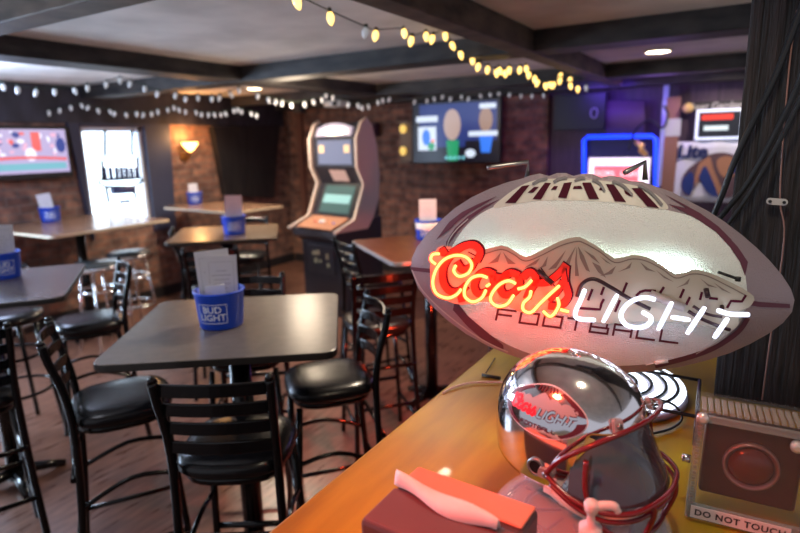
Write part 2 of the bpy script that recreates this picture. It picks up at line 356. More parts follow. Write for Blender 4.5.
for wd_, du in (('COORS',-.14),('LIGHT',.15)):
    tb = MB(); txt(tb, lambda u, v, h=0: fm(u+du, v), wd_, .075); tb.build('lit_word', mat('lit_pinkwhite', (.9,.8,.8), .4, emit=(1,.7,.7), es=1.1), t)
gp = [pb(635,141,6.25), pb(642,146,6.25), pb(641,150,6.25), pb(647,155,6.25)]
g = MB().tube(gp, [.02,.035,.03,.02], n=8).build('gold_ornament', mat('gold', (.8,.5,.15), .35, .6)); tag(g, 'small gold ornament hanging in the corner of the blue neon frame', 'ornament')
def board(name, label, cat, px0, py0, px1, py1, m_, y=6.28, t_=.03):
    a, b = pb(px0, py0, y), pb(px1, py1, y); return a, b, Vector(((a.x+b.x)/2, y, (a.z+b.z)/2))
a, b, c_ = board('', '', '', 674,142,742,203, None)
t = thing('bear_banner', 'white cloth beer banner reading Lite with a brown and blue bear', 'banner', (c_.x,6.28,b.z), world=True)
cl = MB(); NX, NZ = 14, 8; cl.add([(a.x+(b.x-a.x)*i/NX, 6.29+.012*math.sin(i*1.3+j*.5), a.z+(b.z-a.z)*j/NZ) for j in range(NZ+1) for i in range(NX+1)], [(j*(NX+1)+i, j*(NX+1)+i+1, (j+1)*(NX+1)+i+1, (j+1)*(NX+1)+i) for j in range(NZ) for i in range(NX)], 0, True)
bo = cl.build('cloth', mat('banner_cloth', (.62,.62,.66), .8), t); so = bo.modifiers.new('s','SOLIDIFY'); so.thickness = .006
bp_ = lambda px, py, h: aty(px, py, 6.262-h)
def polypx(mb, pts, mi, h, smooth=True):
    P = crom([(x, y, 0) for x, y in pts], 3, True) if smooth else [Vector((x,y,0)) for x, y in pts]
    vs, fs = fill([(p.x, p.y) for p in P], 6); mb.add([bp_(x, y, h) for x, y in vs], fs, mi)
br_ = MB()
polypx(br_, [(683,193),(681,182),(687,170),(696,163),(706,156),(716,153),(727,153),(738,158),(742,170),(740,190),(728,198),(718,196),(712,184),(704,180),(694,184),(690,196)], 0, 0)
polypx(br_, [(699,176),(701,165),(709,158),(712,172),(718,186),(722,196),(712,196),(704,188)], 1, .002); polypx(br_, [(684,192),(682,182),(690,172),(694,178),(691,194)], 1, .002)
polypx(br_, [(717,160),(728,156),(738,163),(736,174),(726,178),(719,172)], 2, .003); polypx(br_, [(730,166),(737,166),(736,173),(730,172)], 1, .004)
polypx(br_, [(698,166),(704,160),(710,157),(713,168),(719,182),(724,196),(719,197),(714,184),(708,170),(704,166),(699,176),(697,184),(694,184)], 2, .0045)
br_.build('bear_picture', [mat('bear_body', (.10,.055,.06), .8), mat('bear_navy', (.015,.035,.16), .8), mat('bear_tan', (.36,.17,.09), .8)], t)
lm = bp_(692,152,.001); fm2 = lambda u, v, h=0: Vector((lm.x+u, 6.26, lm.z+v))
tb = MB(); txt(tb, fm2, 'Lite', .17, bold=.008, shear=.1); tb.build('banner_lettering', mat('navy_print', (.01,.02,.08), .7), t)
a, b, c_ = board('', '', '', 697,110,742,139, None)
t = thing('game_display', 'white-framed electronic display with red and white lit lines on the back wall', 'display', (c_.x,6.28,b.z), world=True)
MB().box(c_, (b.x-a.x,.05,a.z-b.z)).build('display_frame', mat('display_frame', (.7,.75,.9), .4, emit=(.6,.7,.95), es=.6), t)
dd = MB().box(c_+Vector((0,-.027,0)), (b.x-a.x-.05,.004,a.z-b.z-.05)).build('display_panel', emat('display_black',(.01,.012,.02),1), t)
rd = MB(); u0, u1 = pb(702,115,6.249), pb(733,119,6.249); rd.box((u0+u1)/2, (u1.x-u0.x,.003,u0.z-u1.z)); rd.build('red_line', emat('display_red',(.95,.05,.03),1), t)
rd = MB(); u0, u1 = pb(704,126,6.249), pb(728,130,6.249); rd.box((u0+u1)/2, (u1.x-u0.x,.003,u0.z-u1.z)); rd.build('white_line', emat('display_white',(.7,.8,.85),1), t)
lb = pb(716,106,6.28); fm3 = lambda u, v, h=0: Vector((lb.x+u, 6.27, lb.z+v))
tb = MB(); tb.box(lb+Vector((.03,.02,.005)), (.5,.03,.075), 1); txt(tb, fm3, 'Beer Garden', .085, 0, bold=.002)
o = tb.build('lettered_board', [mat('chalk', (.35,.33,.33), .8), darkboard]); tag(o, 'dark board with pale lettering reading Beer Garden above the display', 'sign')
a, b, c_ = board('', '', '', 666,119,680,136, None)
tag(MB().box(c_, (b.x-a.x,.02,a.z-b.z)).build('pinned_notice', mat('notice', (.45,.47,.42), .8)), 'small pale notice pinned left of the electronic display', 'notice')
bl = pb(688,108,6.2); tag(MB().lathe([(0.001,-.05),(.035,-.035),(.05,0),(.035,.035),(.001,.05)], bl, 14).build('hanging_ball', mat('dull_gold', (.5,.33,.12), .5)), 'round yellowish ball hanging left of the lettered board', 'ornament')
# purple corrugated panel, wood posts, cable loop
cg = MB()
for i in range(16):
    px = 607+i*2.4; a = pb(px,101,6.33); b = pb(px,134,6.33); cg.tube([a,b], .012, n=6)
tag(cg.build('ribbed_panel', mat('ribbed_purple', (.12,.07,.10), .5)), 'ribbed purple-lit panel above the blue neon frame', 'panel')
struct('trim_9', MB().box((pb(672,160).x-.02,6.3,1.3), (.12,.05,1.5)), mat('brown_post', (.25,.12,.07), .5))
cb_ = MB().tube(crom([pb(628,150,6.22), pb(636,130,6.22), pb(650,120,6.22), pb(662,128,6.22), pb(668,116,6.22), pb(664,106,6.22)], 5), .012, n=6)
tag(cb_.build('looped_cable', blackpl), 'black cable looping down the wall right of the ribbed panel', 'cable')
struct('trim_10', MB().box((pb(663,140).x,6.3,1.7), (.05,.04,1.0)), mat('pale_strip', (.35,.4,.65), .5))
# trophy shelf display
t = thing('wall_display_case', 'narrow wall display case with two yellow lit globes left of the news television', 'display case', pb(403,161,6.3), world=True)
a, b = pb(397,122,6.3), pb(410,163,6.3)
cs = MB(); cs.box(((a.x+b.x)/2,6.37,(a.z+b.z)/2), (b.x-a.x,.03,a.z-b.z)); 
for z in (a.z, b.z+.01, ): cs.box(((a.x+b.x)/2,6.32,z), (b.x-a.x,.12,.015))
cs.build('case_body', mat('case_cream', (.2,.15,.11), .5), t)
for k, (px, py) in enumerate(((403,129),(403,151))):
    p = pb(px,py,6.31); MB().lathe([(.001,-.055),(.03,-.045),(.045,0),(.035,.04),(.001,.055)], p, 12).build('globe', mat('globe_yellow', (.8,.6,.15), .4, emit=(.9,.6,.15), es=.7), t)
# ceiling items
p = aty(337,104,5.6)
t = thing('ceiling_projector', 'white projector hung under the ceiling near the arcade machine', 'projector', p, world=True)
MB().box(p, (.24,.2,.07)).build('projector_body', whitepl, t, bevel=.01); MB().tube([p+Vector((0,0,.03)), Vector((p.x,p.y,CZ))], .015).build('mounting_pole', whitepl, t)
MB().lathe([(.03,0),(.03,.02)], p+Vector((.05,-.1,0)), 12, axis=Matrix.Rotation(PI/2,3,'X')).build('lens', blackpl, t)
p = aty(299,107,5.6)
t = thing('ceiling_speaker', 'small black box speaker hung from the ceiling left of the projector', 'speaker', p, world=True)
MB().box(p, (.13,.12,.13)).build('speaker_body', blackpl, t, bevel=.01); MB().tube([p+Vector((0,0,.06)), Vector((p.x,p.y,CZ))], .01).build('bracket', blackpl, t)
warm = mat('lamp_diffuser', (1,.9,.7), .5, emit=(1,.80,.5), es=14)
for px, py, lab in ((254,89,'round recessed ceiling downlight glowing over the far left tables'),(658,52,'round recessed ceiling downlight glowing purple-white toward the bar end')):
    p = atz(px, py, CZ-.012)
    t = thing('ceiling_downlight', lab, 'ceiling light', p, world=True)
    MB().tube([p+Vector((.092*math.cos(i*PI/12), .092*math.sin(i*PI/12), .004)) for i in range(24)], .008, closed=True).build('trim_ring', whitepl, t); MB().lathe([(.083,.003),(.083,.009)], p, 20).build('diffuser', warm, t)
# ------------------------------------------------------------ string lights
glow = mat('bulb_warm', (1,.75,.3), .3, emit=(1,.62,.16), es=1.9); milk = mat('bulb_white', (.62,.64,.66), .35, emit=(.7,.75,.8), es=.16)  # milk bulbs are unlit, a faint glow is put into their material
wirem = mat('green_wire', (.01,.03,.015), .5)
def bulb_mesh(s, nm, mm):
    k = MB(); k.lathe([(.001,-.052*s),(.006*s,-.048*s),(.0125*s,-.036*s),(.0155*s,-.022*s),(.013*s,-.008*s),(.009*s,0)], n=12)
    return k
protos = {}
def string(label, pts, kf, s, mm, off=()):
    P = [C+ray(x, y)*kf(x) for x, y in pts]
    base = P[0]+Vector((0,0,.02))
    t = thing('string_lights', label, 'string lights', base, world=True, group='strings of light bulbs along the ceiling')
    wire = [p+Vector((0,0,.028*s)) for p in P]
    wl_ = MB().tube(crom(wire, 3), .003, n=5).build('cord', wirem, t)
    for i, p in enumerate(P):
        mt = milk if (i in off) else mm; key = (s, mt.name)
        if key not in protos: protos[key] = bulb_mesh(s, 'bulb', mt).build('bulb', mt, t); o = protos[key]
        else:
            o = protos[key].copy(); COL.objects.link(o); o.parent = t
        o.location = p+Vector((0,0,.022*s))-base; o.rotation_euler = (random.uniform(-.35,.35), random.uniform(-.35,.35), 0)
        ck = ('cap', s)
        if ck not in protos:
            protos[ck] = MB().lathe([(.0095*s,-.004*s),(.0095*s,.014*s),(.006*s,.018*s)], n=8).build('socket', wirem, o)
        else:
            c2 = protos[ck].copy(); COL.objects.link(c2); c2.parent = o
    return t
S1 = [(268,-14),(295,2),(330,18),(366,33),(376,36),(404,34),(412,41),(426,37),(433,39),(445,36),(451,46),(460,55),(472,61),(479,67),(488,70),(496,73),(499,71),(505,74),(509,70),(520,70),(526,69),(529,75),(535,79),(538,83),(545,86),(549,85),(554,85),(560,81),(561,76),(570,80),(570,86),(578,89),(586,88)]
string('string of warm lit yellow bulbs swagged from the near beam toward the bar', S1, lambda x: 2.0+max(0, x-295)/290*2.6, 1.0, glow, off=(3,32))
S2 = [(3,87),(18,90),(37,93),(55,92),(74,91),(88,88),(107,85),(120,81),(131,84),(145,89),(158,94),(176,96),(186,99),(198,98),(212,99),(220,98),(230,95),(239,91),(258,96),(268,100),(276,102),(282,103),(291,105),(305,104),(313,102),(322,100),(326,96),(333,98),(349,105),(358,106),(362,108),(368,107),(378,103),(383,101),(390,100)]
string('upper string of small unlit white bulbs across the left ceiling', S2, lambda x: 3.9+max(0, x)/390*1.4, 1.0, milk)
S3 = [(-6,113),(5,112),(28,111),(38,114),(49,113),(60,111),(71,108),(81,106),(89,108),(98,111),(110,112),(115,114),(126,115),(137,114),(144,115),(152,114),(158,112),(168,110),(174,108),(179,110),(186,112),(196,113),(202,115),(209,115),(214,115),(221,115),(225,114),(234,111),(238,110),(242,112),(251,114),(257,116)]
string('lower string of unlit white bulbs along the far left wall', S3, lambda x: 5.3+x/260*.5, 1.0, milk)
S4 = [(415,102),(427,101),(434,99),(443,97),(451,99),(461,97),(469,99),(480,96),(490,95),(499,94),(510,95),(521,96),(532,96),(543,96)]
string('faint string of unlit bulbs hanging in front of the news television', S4, lambda x: 5.6, .9, milk)
# ------------------------------------------------------------ tables
def table(label, cx, cy, w_, d_, rz, m_=tabletop, h=1.05, grp=None, edge=tedge, name='high_table', pedestal=True):
    t = thing(name, label, 'table', (cx,cy,0), rz, grp)
    p = rbox(w_, d_, .05); k = MB(); k.prism([(x,y,h-.026) for x,y in p], (0,0,.025)); k.m = [1]*len(k.f); k.m[1] = 0
    k.build('table_top', [m_, edge], t, bevel=.004)
    if pedestal:
        MB().lathe([(.04,.02),(.04,h-.06)], n=16).build('pedestal', black, t)
        MB().box((0,0,h-.05), (.45,.06,.03)).box((0,0,h-.05), (.06,.45,.029)).build('top_bracket', black, t)
        b = MB()
        for a in range(4):
            d = Vector((math.cos(a*PI/2+.38), math.sin(a*PI/2+.38), 0)); b.tube([d*.02+Vector((0,0,.06)), d*.15+Vector((0,0,.035)), d*.22+Vector((0,0,.012))], [.03,.025,.02], n=8)
        b.build('cross_base', black, t)
    return t
A = R(36.7)
table('square dark high-top table in the middle, holding the big blue bucket of menus', -1.575, 1.42, .745, .745, A)
table('square dark high-top table at the left edge, only its right corner in view', -3.14, 1.27, .84, .8, R(143))
table('square dark high-top table in front of the arcade machine with a blue bucket on it', -3.37, 3.02, .76, .78, R(42), noisy('brown_laminate', (.16,.10,.06), (.24,.15,.09), 6, (1,5,1), .25))
table('reddish wooden high-top table half hidden behind the football sign', -1.69, 3.15, .84, .8, R(-38.5), noisy('red_brown_wood', (.13,.04,.022), (.20,.065,.03), 6, (1,5,1), .28), edge=mat('pale_edge', (.45,.38,.36), .35))
lg = mat('pale_wood_edge', (.55,.45,.33), .4)
table('long wooden wall table under the left television and window', -5.1, 2.88, 1.14, 1.08, 0, tanwood, edge=lg, name='wall_table')
table('wooden wall table with pale edge below the sconce', -4.95, 4.42, 1.2, .72, R(-5), tanwood, edge=lg, name='wall_table')
# ------------------------------------------------------------ bar stools
Q = .87
def make_stool(label):
    t = thing('bar_stool', label, 'bar stool', group='ladder-back black bar stools')
    def se(an): c_, s_ = abs(math.cos(an)), abs(math.sin(an)); return (c_**3.2+s_**3.2)**(-1/3.2)
    MB().lathe([(.17,.695),(.195,.70),(.208,.715),(.205,.735),(.19,.75),(.15,.757),(.08,.76),(.001,.76)], n=36, sy=1.0, mod=se).build('seat', vinyl, t)
    MB().lathe([(.18,.672),(.185,.695),(.16,.695)], n=36, mod=se).build('seat_frame', black, t)
    for s in (-1,1):
        MB().tube([(.165,s*.165,.68),(.19,s*.185,.35),(.215,s*.205,.0)], .0155, n=8).build('leg', black, t)
        pts = crom([(-.245,s*.21,0),(-.20,s*.19,.40),(-.185,s*.182,.70),(-.20,s*.182,.85),(-.235,s*.188,.97),(-.25,s*.19,1.04)], 4)
        MB().tube(pts, .0165, n=10).lathe([(.0165,0),(.012,.012),(.001,.017)], (-.25,s*.19,1.04), 10).build('leg', black, t)
    for i, z in enumerate((.815,.88,.945,1.01)):
        x0_ = -.195-.05*max(0,(z-.85))/.19; k = MB(); vs = []
        n = 10
        for j in range(n+1):
            y = -.178+.356*j/n; bow = -.035*(1-(2*j/n-1)**2); zz = .006*(1-(2*j/n-1)**2)
            for dx, dz in ((-.006,-.02),(.006,-.02),(.006,.02),(-.006,.02)): vs.append((x0_+bow+dx, y, z+dz+zz))
        fs = [(4*j+a, 4*j+(a+1) % 4, 4*j+4+(a+1) % 4, 4*j+4+a) for j in range(n) for a in range(4)]
        k.add(vs, fs, 0, False); k.build('back_slat', black, t, bevel=.003)
    MB().tube([(.196,-.19,.30),(.196,.19,.30)], .012).build('stretcher', black, t)
    MB().tube([(-.222,-.2,.30),(-.222,.2,.30)], .011).build('stretcher', black, t)
    MB().tube([(-.215,-.19,.52),(-.215,.19,.52)], .011).build('stretcher', black, t)
    for s in (-1,1):
        MB().tube([(.205,s*.197,.2),(-.225,s*.2,.2)], .011).build('stretcher', black, t)
        MB().tube(crom([(.185,s*.18,.45),(0,s*.175,.47),(-.205,s*.19,.40)], 4), .010).build('stretcher', black, t)
    for ch in t.children:
        for v in ch.data.vertices: v.co.x *= Q; v.co.y *= Q
    return t
ST = [(-1.365,1.20,122,'black ladder-back bar stool with its back to the viewer at the middle table'),
 (-2.03,1.22,58,'black ladder-back bar stool on the left side of the middle table, seen from its side'),
 (-1.43,1.76,228,'black ladder-back bar stool on the right side of the middle table, seat catching warm light'),
 (-2.0,1.86,307,'black ladder-back bar stool on the far side of the middle table, behind the menus'),
 (-3.16,1.77,246,'black ladder-back bar stool with bright slats at the right side of the left-edge table'),
 (-2.62,.93,160,'black bar stool cut off by the lower left corner of the picture'),
 (-3.10,2.66,132,'black ladder-back bar stool with its back turned, near side of the arcade table'),
 (-3.78,3.12,50,'black ladder-back bar stool left of the table before the arcade machine'),
 (-3.82,3.62,300,'black ladder-back bar stool on the far side of the table before the arcade machine'),
 (-2.2,3.26,60,'black ladder-back bar stool with glinting slats in front of the arcade machine base'),
 (-1.70,2.53,138,'black ladder-back bar stool tucked at the near side of the reddish table'),
 (-1.02,3.0,190,'black bar stool behind the left tip of the football sign')]
first = None
for x, y, a, lab in ST:
    if first is None: first = make_stool(lab); first.location = (x,y,0); first.rotation_euler = (0,0,R(a))
    else: copy_tree(first, (x,y,0), R(a), lab)
# backless stools
def backless(label, grp):
    t = thing('backless_stool', label, 'stool', group=grp)
    MB().lathe([(.16,.70),(.19,.705),(.2,.725),(.19,.75),(.12,.765),(.001,.768)], n=28).build('seat', vinyl, t)
    for a in range(4):
        c_, s_ = math.cos(a*PI/2+PI/4), math.sin(a*PI/2+PI/4); MB().tube([(c_*.15,s_*.15,.70),(c_*.23,s_*.23,0)], .014).build('leg', black, t)
    for z, r in ((.28,.197),(.5,.172)): MB().tube([(r*math.cos(i*PI/12), r*math.sin(i*PI/12), z) for i in range(24)], .01, closed=True).build('foot_ring', black, t)
    return t
b1 = backless('black padded stool without back pushed under the left-edge table', None); b1.location = (-3.70,1.58,0)
def chromestool(label):
    t = thing('chrome_stool', label, 'stool', group='chrome stools by the window table')
    MB().lathe([(.15,.70),(.185,.71),(.19,.74),(.17,.757),(.001,.765)], n=28).build('seat', mat('grey_vinyl', (.06,.07,.08), .25), t)
    MB().lathe([(.187,.695),(.195,.70),(.195,.73),(.187,.735)], n=28).build('seat_band', chrome, t)
    for a in range(4):
        c_, s_ = math.cos(a*PI/2+PI/4), math.sin(a*PI/2+PI/4); MB().tube([(c_*.13,s_*.13,.69),(c_*.21,s_*.21,0)], .012).build('leg', chrome, t)
    for z, r in ((.25,.185),(.52,.152)): MB().tube([(r*math.cos(i*PI/12), r*math.sin(i*PI/12), z) for i in range(24)], .012, closed=True).build('foot_ring', chrome, t)
    return t
c1 = chromestool('round chrome stool nearest the bright window, right end of the wall table'); c1.location = (-4.9,3.2,0)
copy_tree(c1, (-4.68,2.75,0), None, 'round chrome stool in the middle under the window wall table')
copy_tree(c1, (-5.3,2.3,0), None, 'round chrome stool at the near end of the window wall table, behind the left-edge table')
# ------------------------------------------------------------ buckets, menus
def make_bucket(label):
    t = thing('menu_bucket', label, 'bucket', group='blue plastic buckets on the tables')
    MB().lathe([(.072,0),(.076,.004),(.086,.125),(.090,.128),(.090,.134),(.083,.134),(.073,.01),(.001,.008)], n=32).build('pail', bluepl, t)
    k = MB()
    def cyl(u, v, h=0): r = .0757+.0826*(.062+v)+.0012+h; a = -PI/2+u/.08; return Vector((r*math.cos(a), r*math.sin(a), .062+v))
    for s, zz in (('BUD',.014),('LIGHT',-.014)):
        vs, fs = text_mesh(s, .033, bold=.0004); k.add([cyl(v.x, v.y+zz) for v in vs], fs, 0)
    for pl in ([(-.05,-.034),(.05,-.034)],[(.05,-.034),(.05,.034)],[(.05,.034),(-.05,.034)],[(-.05,.034),(-.05,-.034)]):
        vs, fs = ribbon(pl, .0022, False); k.add([cyl(*v) for v in vs], fs, 0)
    k.build('label_print', mat('label_white', (.75,.8,.9), .5), t)
    return t
bk = make_bucket('large blue beer bucket of menus standing on the middle table'); 
def camaz(p): return math.atan2(p[1], p[0])
BK = [((-1.60,1.375),'',-20),((-5.5,2.86),'blue bucket of menus on the window wall table under the left television',0),((-3.26,3.0),'blue bucket with a tall menu on the table in front of the arcade machine',0),((-5.5,4.5),'blue bucket on the wall table below the sconce',0),((-1.8,3.33),'blue and white striped bucket on the reddish table left of the football sign',0),((-3.26,1.42),'blue bucket cut off by the left edge of the picture',0)]
bk.location = (-1.60,1.375,1.05); bk.rotation_euler = (0,0,camaz((-1.6,1.375))-PI/2+PI+PI+R(-22))
bks = [bk]
for (x, y), lab, a in BK[1:]: bks.append(copy_tree(bk, (x,y,1.05), camaz((x,y))-PI/2, lab))
menum = mat('menu_card', (.62,.6,.62), .6)
def make_menu(label):
    t = thing('menu_card', label, 'menu')
    MB().box((0,0,.14), (.118,.004,.24)).build('card', menum, t)
    k = MB(); f_ = lambda u, v, h=0: Vector((u, -.0026-h, v))
    for p in ([(-.045,.03),(.045,.03),(.045,.235),(-.045,.235),(-.045,.03)],):
        for a, b in zip(p[:-1], p[1:]): vs, fs = ribbon([a, b], .001, False); k.add([f_(*v) for v in vs], fs)
    for i in range(9):
        ww = (.02,.035,.028,.033,.02,.03,.036,.025,.03)[i]; vs, fs = ribbon([(-ww,.2-i*.017),(ww,.2-i*.017)], .002, False); k.add([f_(*v) for v in vs], fs)
    k.build('menu_print', mat('grey_print', (.3,.28,.3), .7), t); return t
mn = make_menu('tall pale menu at the back of the bucket on the middle table')
def put(o, b, dx, dy, dz, lean, tw, label=None, sc=1):
    """stand a card in bucket b: offsets in the camera-facing frame"""
    a = camaz(b)-PI/2; ca, sa = math.cos(a), math.sin(a)
    o.location = (b[0]+dx*ca-dy*sa, b[1]+dx*sa+dy*ca, 1.06+dz); o.rotation_euler = (lean, tw, a); o.scale = (sc,sc,sc)
    if label: o['label'] = label
    return o
put(mn, (-1.60,1.375), -.002, .018, .0, R(-8), R(-3))
put(copy_tree(mn), (-1.60,1.375), .008, .004, .0, R(-5), R(2), 'smaller printed menu standing in front in the bucket on the middle table', .93)
put(copy_tree(mn), (-5.5,2.86), 0, .0, .0, R(-6), R(-8), 'menu card leaning in the bucket under the left television', .95)
put(copy_tree(mn), (-3.26,3.0), .0, .0, .0, R(-4), R(2), 'tall menu card in the bucket before the arcade machine', 1.05)
put(copy_tree(mn), (-5.5,4.5), 0, .0, .0, R(-4), R(-3), 'menu card in the bucket below the sconce', .85)
put(copy_tree(mn), (-1.8,3.33), .0, .0, .005, R(0), R(0), 'tall pale menu card in the striped bucket beside the football sign', .97)
put(copy_tree(mn), (-3.26,1.42), .0, .0, .0, R(-3), R(3), 'menu card in the bucket at the left edge of the picture', 1.0)
k = MB()
for i in range(6): k.box((0,-.006+.0024*i,.075), (.075,.002,.15+.002*(i % 2)))
np_ = k.build('napkin_stack', mat('napkin_paper', (.72,.70,.70), .8)); put(np_, (-1.60,1.375), -.012, -.016, .008, R(0), R(0), None, .9); tag(np_, 'folded stack of white napkins at the front left of the middle bucket', 'napkins')
# white bands on the striped bucket
sx = MB().lathe([(.0825,.075),(.0835,.09),(.0858,.118),(.0852,.118)], n=32)
sx.f, sx.m, sx.sm = sx.f[:-2], sx.m[:-2], sx.sm[:-2]
sx.build('white_band', whitepl, bks[4])
# ------------------------------------------------------------ arcade machine
t = thing('arcade_machine', 'upright arcade machine with lit marquee and teal screen against the brick wall', 'arcade machine', (-3.58,4.40,0), R(-12))
W2 = .35
prof = [(0,0),(0,.80),(-.10,.90),(-.10,.96),(.16,1.06),(.30,1.38),(.22,1.52),(.22,1.72),(.26,1.86),(.45,1.93),(.66,1.84),(.80,1.55),(.84,1.1),(.84,0)]
side = mat('arcade_side_grey', (.50,.43,.42), .4); sided = mat('arcade_dark', (.02,.018,.025), .4)
def apanel(x, name):
    p = prof[:]; k = MB(); k.prism([(x, y, z) for y, z in p], (.022,0,0)); return k.build(name, side, t)
# upper side panels, dark lower body
up = [(-.12,.93),(.14,1.04),(.28,1.37),(.20,1.52),(.20,1.74),(.27,1.88),(.34,1.92),(.40,1.86),(.46,1.68),(.48,1.45),(.46,1.22),(.38,1.04),(.3,.93)]
for s in (-1,1):
    o = MB().prism([(s*W2-.011, y, z) for y, z in up], (.022,0,0)).build('side_panel', side, t)
    ed = MB().tube([(s*W2, y-.004, z) for y, z in up[:7]], .016, n=6).build('edge_strip', mat('cream_edging', (.62,.5,.42), .4), t)
MB().prism([(-W2+.02,y,z) for y, z in ((.02,0),(.02,.78),(-.09,.86),(-.09,.93),(.16,1.03),(.52,1.04),(.52,0))], (2*W2-.04,0,0)).build('cabinet_body', sided, t)
MB().prism([(-W2+.012,y,z) for y, z in ((.17,1.04),(.32,1.37),(.23,1.52),(.23,1.74),(.30,1.88),(.34,1.9),(.41,1.84),(.49,1.5),(.48,1.05))], (2*W2-.024,0,0)).build('upper_body', sided, t)
def aq(name, y0, z0, y1, z1, x0, x1, m_, off=.012, th=.008):
    d = Vector((0,y1-y0,z1-z0)).normalized(); n = Vector((0,-d.z,d.y)); 
    return MB().prism([Vector((x,y,z))+n*off for x, y, z in ((x0,y0,z0),(x1,y0,z0),(x1,y1,z1),(x0,y1,z1))], n*th).build(name, m_, t)
scr = aq('screen', .185,1.08,.305,1.34,-.22,.22, mat('arcade_screen', (.02,.03,.03), .1, emit=(.12,.22,.20), es=.5))
aq('screen_bezel', .175,1.055,.315,1.365,-.26,.26, blackpl, .004, .006)
aq('screen_glow_band', .225,1.17,.265,1.25,-.2,.2, mat('arcade_band', (.1,.2,.2), .2, emit=(.30,.50,.48), es=.6), .021, .002)
aq('upper_sign', .23,1.54,.23,1.73,-.25,.25, mat('arcade_upper', (.05,.06,.10), .4, emit=(.10,.11,.17), es=.8), .004, .006)
for x in (-.19,.19): aq('instruction_card', .23,1.63,.23,1.69,x-.04,x+.04, mat('card_tan', (.5,.35,.2), .6, emit=(.5,.33,.18), es=.35), .012, .003)
aq('picture_strip', .30,1.40,.24,1.50,-.1,.14, mat('strip_pic', (.3,.2,.17), .5, emit=(.3,.18,.15), es=.6), .012, .003)
k = MB(); n = 14
pts = [(-.26+.52*i/n, 1.765+ .0) for i in range(n+1)]; top = [(-.26+.52*i/n, 1.84+.05*math.sin(PI*i/n)) for i in range(n+1)]
k.prism([(x,.21,z) for x, z in pts]+[(x,.235,z) for x, z in top[::-1]], (0,.03,0)); k.build('marquee', mat('marquee_surround', (.35,.32,.4), .4, emit=(.35,.3,.42), es=.3), t)
k = MB(); pts2 = [(.03+.19*math.cos(2*PI*i/20), 1.81+.036*math.sin(2*PI*i/20)) for i in range(20)]
k.prism([(x,.215,z) for x, z in pts2], (0,-.012,0)); k.build('marquee_light', mat('marquee_glow', (1,.8,.5), .4, emit=(1,.82,.55), es=5), t)
pan = aq('control_panel', -.09,.945,.15,1.04,-.27,.27, mat('control_panel', (.33,.15,.09), .4), .0, .012)
k = MB().lathe([(.035,0),(.035,.01),(.028,.025),(.001,.035)], (0,.03,1.0), 14); k.build('trackball', mat('trackball_white', (.8,.8,.85), .2), t)
for x, cm_ in ((-.17,(.7,.5,.3)),(-.1,(.6,.1,.1)),(.12,(.8,.4,.2)),(.18,(.2,.2,.6))): MB().lathe([(.014,0),(.014,.015),(.001,.018)], (x,.02,.998), 10).build('button', mat('btn%d' % int(x*100+50), cm_, .4), t)
k = MB().box((-.02,.012,.60), (.40,.02,.3)); k.build('coin_door', mat('coin_door', (.03,.028,.035), .35), t, bevel=.006)
for x, z, wv, hv in ((-.12,.66,.05,.04),(-.06,.67,.04,.05),(-.1,.58,.04,.05),(.08,.64,.03,.06),(.09,.55,.03,.04),(-.03,.58,.03,.03)):
    k = MB().box((x,.0,z), (wv,.008,hv)); k.build('coin_slot', mat('coin_slot', (.45,.42,.25), .5), t)
def zmap(z):
    if z < .78: return z*.942
    q = max(0, min(1, (z-1.4)/.4)); 
    if z < 1.05: return z-.045-.025*(z-.78)/.27
    return z-.07*(1-q*q*(3-2*q))
for ch in t.children:
    for v in ch.data.vertices: v.co.z = zmap(v.co.z)
p = aty(370,130,6.3)
t2 = thing('wall_speaker', 'small dark speaker with a red indicator light on the wall behind the arcade machine', 'speaker', (p.x,6.31,p.z-.07))
MB().box((0,0,.07), (.2,.15,.17)).build('speaker_body', mat('purple_black', (.05,.02,.05), .4), t2, bevel=.015)
MB().lathe([(.018,0),(.012,.012),(.001,.015)], (0,-.076,.12), 10, axis=Matrix.Rotation(PI/2,3,'X')).build('indicator_light', mat('red_led', (1,0,0), .3, emit=(1,.01,.02), es=4), t2)
# ------------------------------------------------------------ bar counter
XE = -.64
t = thing('bar_counter', 'varnished honey-coloured wooden bar counter running away from the viewer', 'counter', (.1,1.4,0))
k = MB().box((.43,.75,1.03), (.865*2+.13-.0,4.9,.04)); 
def ctop():
    k = MB(); k.prism([(XE-.1+x,y,1.006) for x, y in ()] or [(XE-.1,-1.5-1.4,1.006),(1.5,-1.5-1.4,1.006),(1.5,2.2,1.006),(XE-.1,2.2,1.006)], (0,0,.044)); return k
ctop().build('worktop', counterw, t, bevel=.008)
MB().prism([(XE+.05,-2.8,0),(1.4,-2.8,0),(1.4,2.1,0),(XE+.05,2.1,0)], (0,0,1.005)).build('counter_front', mat('counter_front', (.06,.03,.02), .5), t)
